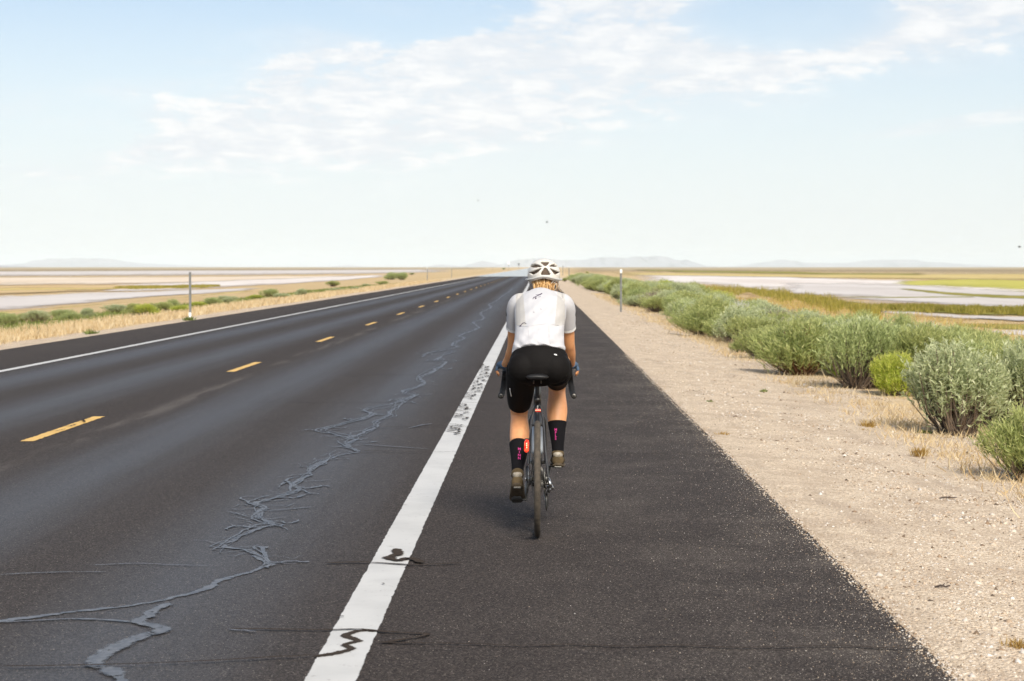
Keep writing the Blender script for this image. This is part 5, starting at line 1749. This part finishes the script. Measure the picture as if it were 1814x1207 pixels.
# gather folds at the waist and soft creases over the back
zf = np.clip((1.20 - co[:, 2]) / 0.12, 0, 1)
back = np.clip((0.42 - co[:, 1]) / 0.10, 0, 1)
fold = np.sin(co[:, 2] * 120 + co[:, 0] * 52 + 1.8 * np.sin(co[:, 0] * 26)) * 0.0125 * (0.55 + 0.45 * np.sin(co[:, 0] * 17 + 1)) * zf * back
fold += np.sin(co[:, 0] * 95 + co[:, 2] * 40 + 2.0 * np.sin(co[:, 2] * 28)) * 0.0070 * zf * back
fold += np.sin(co[:, 2] * 70 - co[:, 0] * 60) * 0.0034 * back * (1 - zf * 0.5)
fold *= np.clip((co[:, 2] - 1.075) / 0.045, 0.12, 1)
co[:, 1] -= fold
co[:, 2] += fold * 0.6
# the hem hangs lower on the left
low = np.clip((1.13 - co[:, 2]) / 0.06, 0, 1)
co[:, 2] += low * (co[:, 0] * 0.16 + 0.003)
set_co(j_me, co)
# cream mesh side panels on the back of the shoulders
cen = np.empty(len(j_me.polygons) * 3)
j_me.polygons.foreach_get('center', cen)
cen = cen.reshape(-1, 3)
mid = 0.018
panel = (np.abs(cen[:, 0] - mid) > 0.105 - 0.10 * (1.43 - cen[:, 2]) * (cen[:, 2] < 1.43)) & (cen[:, 2] > 1.245) & (cen[:, 1] < 0.56) & (np.abs(cen[:, 0] - mid) < 0.150)
jersey = obj('jersey', j_me, [m_jersey, m_mesh], person)
j_me.polygons.foreach_set('material_index', panel.astype(np.int32))
j_me.update()
# cuffs
for K in (ARM_L, ARM_R):
    s = -1 if K is ARM_L else 1
    q = K[2]
    MB().tube([(q[0] + s * 0.0005, q[1] + 0.002, q[2] - 0.004), (q[0] + s * 0.0025, q[1] + 0.011, q[2] - 0.020)], [0.0515, 0.051], 28, ry=[0.0555, 0.054], ref=(1, 0, 0), caps=False).build('cuff', m_white_print, jersey)
# shorts
mb = MB()
loft(mb, [(0.008, 0.278, 1.130, 0.134, 0.082), (0.008, 0.266, 1.100, 0.150, 0.098), (0.010, 0.235, 1.05, 0.177, 0.126), (0.012, 0.215, 0.995, 0.184, 0.128), (0.012, 0.23, 0.955, 0.150, 0.105), (0.012, 0.25, 0.93, 0.10, 0.075)], 5, 28)
for x_ in (-0.078, 0.100):
    mb.ball((x_, 0.178, 0.996), (0.100, 0.092, 0.100), 20)
loft(mb, [(-0.092, 0.215, 0.985, 0.098, 0.104), (-0.102, 0.33, 0.885, 0.090, 0.092), (-0.108, 0.42, 0.792, 0.078, 0.078), (-0.111, 0.462, 0.746, 0.068, 0.068)], 6, 22)
loft(mb, [(0.112, 0.23, 0.985, 0.100, 0.105), (0.119, 0.40, 0.958, 0.092, 0.092), (0.121, 0.51, 0.915, 0.076, 0.076), (0.122, 0.553, 0.892, 0.068, 0.068)], 6, 22)
sh_me = remesh(mb, 'shorts', 0.0048, 22, 0.5)
shorts = obj('shorts', sh_me, m_shorts, person)
# socks
for nm, K in (('L', [(-0.1115, 0.345, 0.520, 0.060, 0.060), (-0.113, 0.285, 0.460, 0.050, 0.051), (-0.118, 0.215, 0.392, 0.037, 0.039), (-0.12, 0.175, 0.345, 0.037, 0.039)]),
              ('R', [(0.1225, 0.515, 0.640, 0.059, 0.059), (0.123, 0.497, 0.590, 0.050, 0.051), (0.126, 0.468, 0.490, 0.037, 0.040), (0.126, 0.455, 0.435, 0.037, 0.040)])):
    sm = MB()
    loft(sm, K, 8, 24)
    o = sm.build('sock', m_sock, person)
    if nm == 'L':
        sock_l = o
    else:
        sock_r = o
# shoes
def shoe(K, heel, sole_dir):
    mb = MB()
    loft(mb, K, 6, 20)
    mb.ball(heel + Vector((0, 0.004, 0.012)), (0.039, 0.042, 0.038), 16)
    me = remesh(mb, 'shoe', 0.0035, 3, 0.5)
    o = obj('shoe', me, m_shoe, person)
    sd = Vector(sole_dir).normalized()
    s = MB()
    S = spl([(k[0] + sd.x * k[4] * 0.80, k[1] + sd.y * k[4] * 0.80, k[2] + sd.z * k[4] * 0.80, k[3] * 1.06, 0.010) for k in K], 5)
    s.tube([q[:3] for q in S], [q[3] for q in S], 16, ry=[q[4] for q in S], ref=(1, 0, 0))
    so_ = s.build('sole', m_sole, o)
    # heel cup
    MB().ball(heel + Vector((0, -0.018, 0.008)), (0.031, 0.026, 0.024), 16).build('heel_cup', m_shoe_pale, o)
    # lugs under heel and ball
    for k_ in (1, 3):
        p = Vector(K[k_][:3]) + sd * (K[k_][4] * 0.80 + 0.009)
        MB().box(p, (0.045, 0.03, 0.012)).build('lug', m_dsteel, so_, smooth=False, bevel=0.003)
    return o


shl = shoe([(-0.120, 0.122, 0.322, 0.018, 0.022), (-0.120, 0.140, 0.315, 0.034, 0.040), (-0.120, 0.195, 0.288, 0.038, 0.046), (-0.121, 0.265, 0.243, 0.045, 0.038), (-0.122, 0.325, 0.206, 0.044, 0.030), (-0.122, 0.372, 0.182, 0.024, 0.016)], Vector((-0.119, 0.172, 0.345)), (0, -0.55, -0.83))
shr = shoe([(0.126, 0.405, 0.415, 0.018, 0.022), (0.126, 0.422, 0.413, 0.034, 0.038), (0.126, 0.48, 0.410, 0.038, 0.045), (0.126, 0.555, 0.404, 0.045, 0.036), (0.126, 0.612, 0.396, 0.044, 0.028), (0.126, 0.660, 0.385, 0.024, 0.016)], Vector((0.126, 0.452, 0.440)), (0, -0.12, -0.99))
# gloves: palm and finger roots
for s, K in ((-1, ARM_L), (1, ARM_R)):
    w = Vector(K[-1][:3])
    xh = s * 0.217
    mb = MB()
    loft(mb, [(w.x, w.y - 0.012, w.z + 0.001, 0.029, 0.023), (xh, w.y + 0.025, w.z, 0.039, 0.025), (xh + s * 0.004, w.y + 0.065, w.z - 0.006, 0.042, 0.024), (xh + s * 0.005, w.y + 0.092, w.z - 0.012, 0.038, 0.020)], 4, 16)
    for i in range(4):
        yy_ = w.y + 0.030 + i * 0.0185
        loft(mb, [(xh + s * 0.018, yy_, w.z - 0.004, 0.0115, 0.0115), (xh + s * 0.0385, yy_ + 0.003, w.z - 0.022, 0.0108, 0.0108), (xh + s * 0.0405, yy_ + 0.004, w.z - 0.040, 0.0105, 0.0105)], 3, 10, ref=(0, 1, 0))
    loft(mb, [(xh - s * 0.016, w.y + 0.020, w.z - 0.003, 0.015, 0.015), (xh - s * 0.031, w.y + 0.048, w.z - 0.017, 0.0128, 0.0128), (xh - s * 0.032, w.y + 0.066, w.z - 0.029, 0.0118, 0.0118)], 3, 10)
    obj('glove', remesh(mb, 'glove', 0.003, 3, 0.5), m_glove, person)

# helmet
def inpoly(x, z, poly):
    c = False
    j = len(poly) - 1
    for i in range(len(poly)):
        xi, zi = poly[i]
        xj, zj = poly[j]
        if (zi > z) != (zj > z) and x < (xj - xi) * (z - zi) / (zj - zi) + xi:
            c = not c
        j = i
    return c


def hz(pts):
    cx_, cz_ = sum(p[0] for p in pts) / len(pts), sum(p[1] for p in pts) / len(pts)
    return [((cx_ + (a - cx_) * 1.22 - 700) / 4300 + 0.046, 1.653 - (cz_ + (b_ - cz_) * 1.34 - 112) / 4300) for a, b_ in pts]


VENTS = [hz(p) for p in (
    [(585, 215), (620, 195), (790, 195), (810, 215), (765, 270), (722, 302), (690, 295), (640, 258)],
    [(295, 335), (330, 298), (420, 262), (520, 282), (605, 325), (450, 347)],
    [(818, 318), (900, 272), (970, 262), (1035, 318), (940, 332)],
    [(722, 372), (760, 400), (838, 508), (825, 535), (610, 530), (605, 510), (680, 395)],
    [(592, 388), (540, 395), (300, 482), (385, 532), (500, 482)],
    [(842, 388), (900, 400), (1085, 478), (1015, 525), (955, 515)])]
HEL = Vector((0.040, 0.668, 1.553))
hrx, hry, hrz = 0.102, 0.140, 0.100
bm = bmesh.new()
nu, nv = 132, 66
grid = {}
for i in range(nv + 1):
    ph = (math.pi * 0.66) * i / nv
    for k in range(nu):
        th = 2 * math.pi * k / nu
        x_ = hrx * math.sin(ph) * math.cos(th)
        y_ = hry * math.sin(ph) * math.sin(th)
        z_ = hrz * math.cos(ph)
        if z_ < 0:
            x_ *= 1 - 0.05 * (z_ / hrz) ** 2
        grid[i, k] = bm.verts.new(HEL + Vector((x_, y_, z_))) if (i or k == 0) else grid[0, 0]
for i in range(nv):
    for k in range(nu):
        q = [grid[i, k], grid[i + 1, k], grid[i + 1, (k + 1) % nu], grid[i, (k + 1) % nu]]
        q = list(dict.fromkeys(q))
        if len(q) < 3: continue
        c = sum((w_.co for w_ in q), Vector()) / len(q)
        rel = c - HEL
        # rim: lower at the temples, arched over the nape
        rimz = -0.030 - 0.010 * abs(rel.x) / 0.1 if rel.y > 0 else -0.036 + 0.012 * math.cos(rel.x / 0.1 * 3.14) * 0.9
        if rel.z < rimz: continue
        if rel.y < -0.005 and any(inpoly(c.x, c.z, p) for p in VENTS): continue
        # long slots over the crown and brow
        if rel.y > 0.012 and rel.z > 0.0:
            a_ = rel.x / max(0.35, math.sqrt(max(0.0, 1 - (rel.y / hry) ** 2)))
            if rel.y < 0.118 and any(abs(a_ - c0) < 0.0085 for c0 in (-0.070, -0.035, 0.0, 0.035, 0.070)) and not 0.055 < rel.y < 0.066: continue
        bm.faces.new(q)
bmesh.ops.delete(bm, geom=[w_ for w_ in bm.verts if not w_.link_faces], context='VERTS')
bmesh.ops.recalc_face_normals(bm, faces=bm.faces)
for q in bm.faces: q.smooth = True
hm = bpy.data.meshes.new('helmet')
bm.to_mesh(hm)
bm.free()
helmet = obj('helmet', hm, m_helmet, person)
md = helmet.modifiers.new('s', 'SMOOTH')
md.factor, md.iterations = 0.5, 3
md = helmet.modifiers.new('t', 'SOLIDIFY')
md.thickness, md.offset = 0.016, -1
MB().ball(HEL + Vector((0, 0, 0.004)), (hrx - 0.017, hry - 0.019, hrz - 0.018), 32).build('liner', m_helm_in, helmet)
S = []
for k in range(25):
    a = math.pi + math.pi * k / 24
    x_ = 0.1045 * math.cos(a)
    S.append((HEL.x + x_, HEL.y + 0.139 * math.sin(a), HEL.z - 0.022 + 0.010 * math.cos(x_ / 0.1 * 3.14)))
MB().tube(S, 0.006, 8, ry=[0.012] * 25, ref=(0, 0, 1)).build('helmet_band', m_helm_band, helmet)
for s in (-1, 1):
    MB().tube(spl([(HEL.x + s * 0.088, HEL.y - 0.03, HEL.z - 0.04), (HEL.x + s * 0.080, HEL.y - 0.005, HEL.z - 0.085), (HEL.x + s * 0.045, HEL.y + 0.04, HEL.z - 0.135)], 4), 0.005, 6, ry=[0.0015] * 9).build('chin_strap', m_strap, helmet)
MB().tube(spl([(HEL.x + 0.085, HEL.y - 0.05, HEL.z - 0.03), (HEL.x + 0.070, HEL.y - 0.085, HEL.z - 0.048), (HEL.x + 0.040, HEL.y - 0.100, HEL.z - 0.062), (HEL.x + 0.062, HEL.y - 0.098, HEL.z - 0.040), (HEL.x + 0.078, HEL.y - 0.07, HEL.z - 0.034)], 5), 0.0022, 6).build('fit_strap', m_strap, helmet)

# hair gathered low at the nape
mb = MB()
nap = Vector((0.040, 0.585, 1.488))
for i in range(230):
    u_ = rnd.uniform(-1, 1)
    x0 = HEL.x + u_ * 0.078
    y0_ = HEL.y - 0.098 * math.sqrt(max(0.05, 1 - (u_ * 0.86) ** 2)) + rnd.uniform(-0.006, 0.008)
    p0 = (x0, y0_, 1.522 + rnd.uniform(-0.004, 0.006))
    sweep = rnd.uniform(0.3, 0.95)
    tx = nap.x + (x0 - nap.x) * (1 - sweep * 0.55)
    p1 = (x0 * 0.55 + tx * 0.45 + rnd.uniform(-0.006, 0.006), y0_ - 0.012 + rnd.uniform(-0.008, 0.004), 1.500 + rnd.uniform(-0.005, 0.005))
    p2 = (tx + rnd.uniform(-0.010, 0.010), nap.y - 0.054 + abs(u_) * 0.032 + rnd.uniform(-0.010, 0.008), 1.475 + rnd.uniform(-0.006, 0.006))
    p3 = (tx + rnd.uniform(-0.020, 0.020), nap.y - 0.082 + abs(u_) * 0.050 + rnd.uniform(-0.006, 0.010), 1.428 + rnd.uniform(-0.010, 0.006))
    S = spl([p0, p1, p2, p3], 3)
    r_ = rnd.uniform(0.0022, 0.0048)
    mb.tube(S, [r_ * q for q in np.linspace(1, 0.4, len(S))], 5)
# loose bun right of the middle
bc_ = Vector((0.052, 0.562, 1.484))
for i in range(70):
    a0 = rnd.uniform(0, 6.28)
    rr = rnd.uniform(0.008, 0.026)
    tl_ = rnd.uniform(-0.5, 0.5)
    S = []
    for k in range(9):
        a = a0 + k * 0.5
        S.append((bc_.x + rr * 1.25 * math.cos(a), bc_.y + tl_ * rr * math.cos(a) - 0.018 * (1 - rr / 0.03), bc_.z + rr * 0.85 * math.sin(a)))
    mb.tube(S, rnd.uniform(0.002, 0.0036), 5)
for i in range(14):
    x0 = HEL.x + rnd.uniform(-0.085, 0.085)
    S = spl([(x0, 0.59, 1.50), (x0 + rnd.uniform(-0.02, 0.02), 0.565, 1.475), (x0 + rnd.uniform(-0.04, 0.04), 0.555, 1.445)], 4)
    mb.tube(S, 0.0011, 4)
tag(mb.build('hair', m_hair, person), 'blonde hair gathered low below the helmet')

# ------------------------------------------------------------------ prints on the clothes
from mathutils.bvhtree import BVHTree


def bvh_of(me):
    return BVHTree.FromPolygons([v.co.copy() for v in me.vertices], [tuple(p.vertices) for p in me.polygons])


OFF = Vector(BASE)


def hit(bv, px_, py_):
    o = Vector((0, 0, CAMH)) - OFF
    loc, nrm, _, _ = bv.ray_cast(o, ray(px_, py_).normalized())
    return loc, nrm


def print_line(bv, pts, w, name, material, parent):
    P = []
    for a, b_ in spl(pts, 3) if len(pts) > 2 else pts:
        l, nn = hit(bv, a, b_)
        if l is not None:
            if nn.y > 0: nn = -nn
            P.append(l + nn * 0.0012)
    if len(P) > 1:
        MB().tube(P, w, 6, ry=None).build(name, material, parent)


bj, bs_ = bvh_of(j_me), bvh_of(sh_me)
for pts, w in (([(945, 528), (949, 526), (953, 524), (958, 522)], 0.0022), ([(949, 523), (954, 522.5), (959, 521.5)], 0.0016), ([(944, 530), (946, 527), (949, 527), (948, 530), (951, 528)], 0.0020), ([(957, 522), (960, 520.5)], 0.003), ([(953, 527), (958, 525.5)], 0.0012)):
    print_line(bj, pts, w, 'signature_print', m_logo, jersey)
for pts, w in (([(922.5, 578), (924, 575), (927, 572.7), (930, 572.4), (932.5, 573.8)], 0.0020), ([(921.5, 578), (923.5, 577.5)], 0.004), ([(945, 553), (946.5, 554)], 0.0016), ([(958, 547), (958.5, 549)], 0.0012)):
    print_line(bj, pts, w, 'pocket_mark', m_logo, jersey)
for pts in ([(919, 577), (930, 579), (950, 576), (970, 574), (990, 577)], [(936, 578), (937, 600), (938, 616)], [(972, 576), (973, 598), (975, 610)]):
    print_line(bj, pts, 0.0012, 'pocket_seam', m_jersey, jersey)
for px_, py_, s in ((902.5, 552, -1), (1016, 553, 1)):
    K = ARM_L if s < 0 else ARM_R
    c0 = Vector(K[1][:3]).lerp(Vector(K[2][:3]), 0.25)
    MB().ball(c0 + Vector((s * 0.050, 0.0, 0)), (0.008, 0.018, 0.020), 12).build('sleeve_badge', m_shorts, jersey)
l, nn = hit(bs_, 984, 629)
if l is not None:
    if nn.y > 0: nn = -nn
    MB().ball(l, (0.0105, 0.0022, 0.0062), 14, rot=Matrix.Rotation(R(12), 3, 'Y')).build('oval_print', m_white_print, shorts)
print_line(bs_, [(903.5, 688), (904.5, 695), (906, 702)], 0.0030, 'reflective_tab', m_white_print, shorts)


def letter(ch_, bv, px_, py_, size, parent):
    cu = bpy.data.curves.new('letter', 'FONT')
    cu.body = ch_
    cu.size = size
    cu.align_x, cu.align_y = 'CENTER', 'CENTER'
    cu.extrude = 0.0008
    cu.offset = 0.0005
    t = bpy.data.objects.new('tmp', cu)
    col.objects.link(t)
    me = bpy.data.meshes.new_from_object(t.evaluated_get(bpy.context.evaluated_depsgraph_get()))
    bpy.data.objects.remove(t)
    l, nn = hit(bv, px_, py_)
    if l is None: return
    if nn.y > 0: nn = -nn
    xa = Vector((1, 0, 0)) - nn * nn.x
    xa.normalize()
    ya = nn.cross(xa)
    o = obj('letter', me, m_pink_print, parent)
    o.matrix_local = Matrix.Translation(l + nn * 0.0015) @ Matrix((xa, ya, nn)).transposed().to_4x4()


bl, br = bvh_of(sock_l.data), bvh_of(sock_r.data)
for ch_, py_ in zip('MINN', (796, 801.5, 807, 812.5)):
    letter(ch_, bl, 920, py_, 0.024, sock_l)
for ch_, py_ in zip('MPLS', (761.5, 766.8, 772, 777.4)):
    letter(ch_, br, 984.5, py_, 0.021, sock_r)
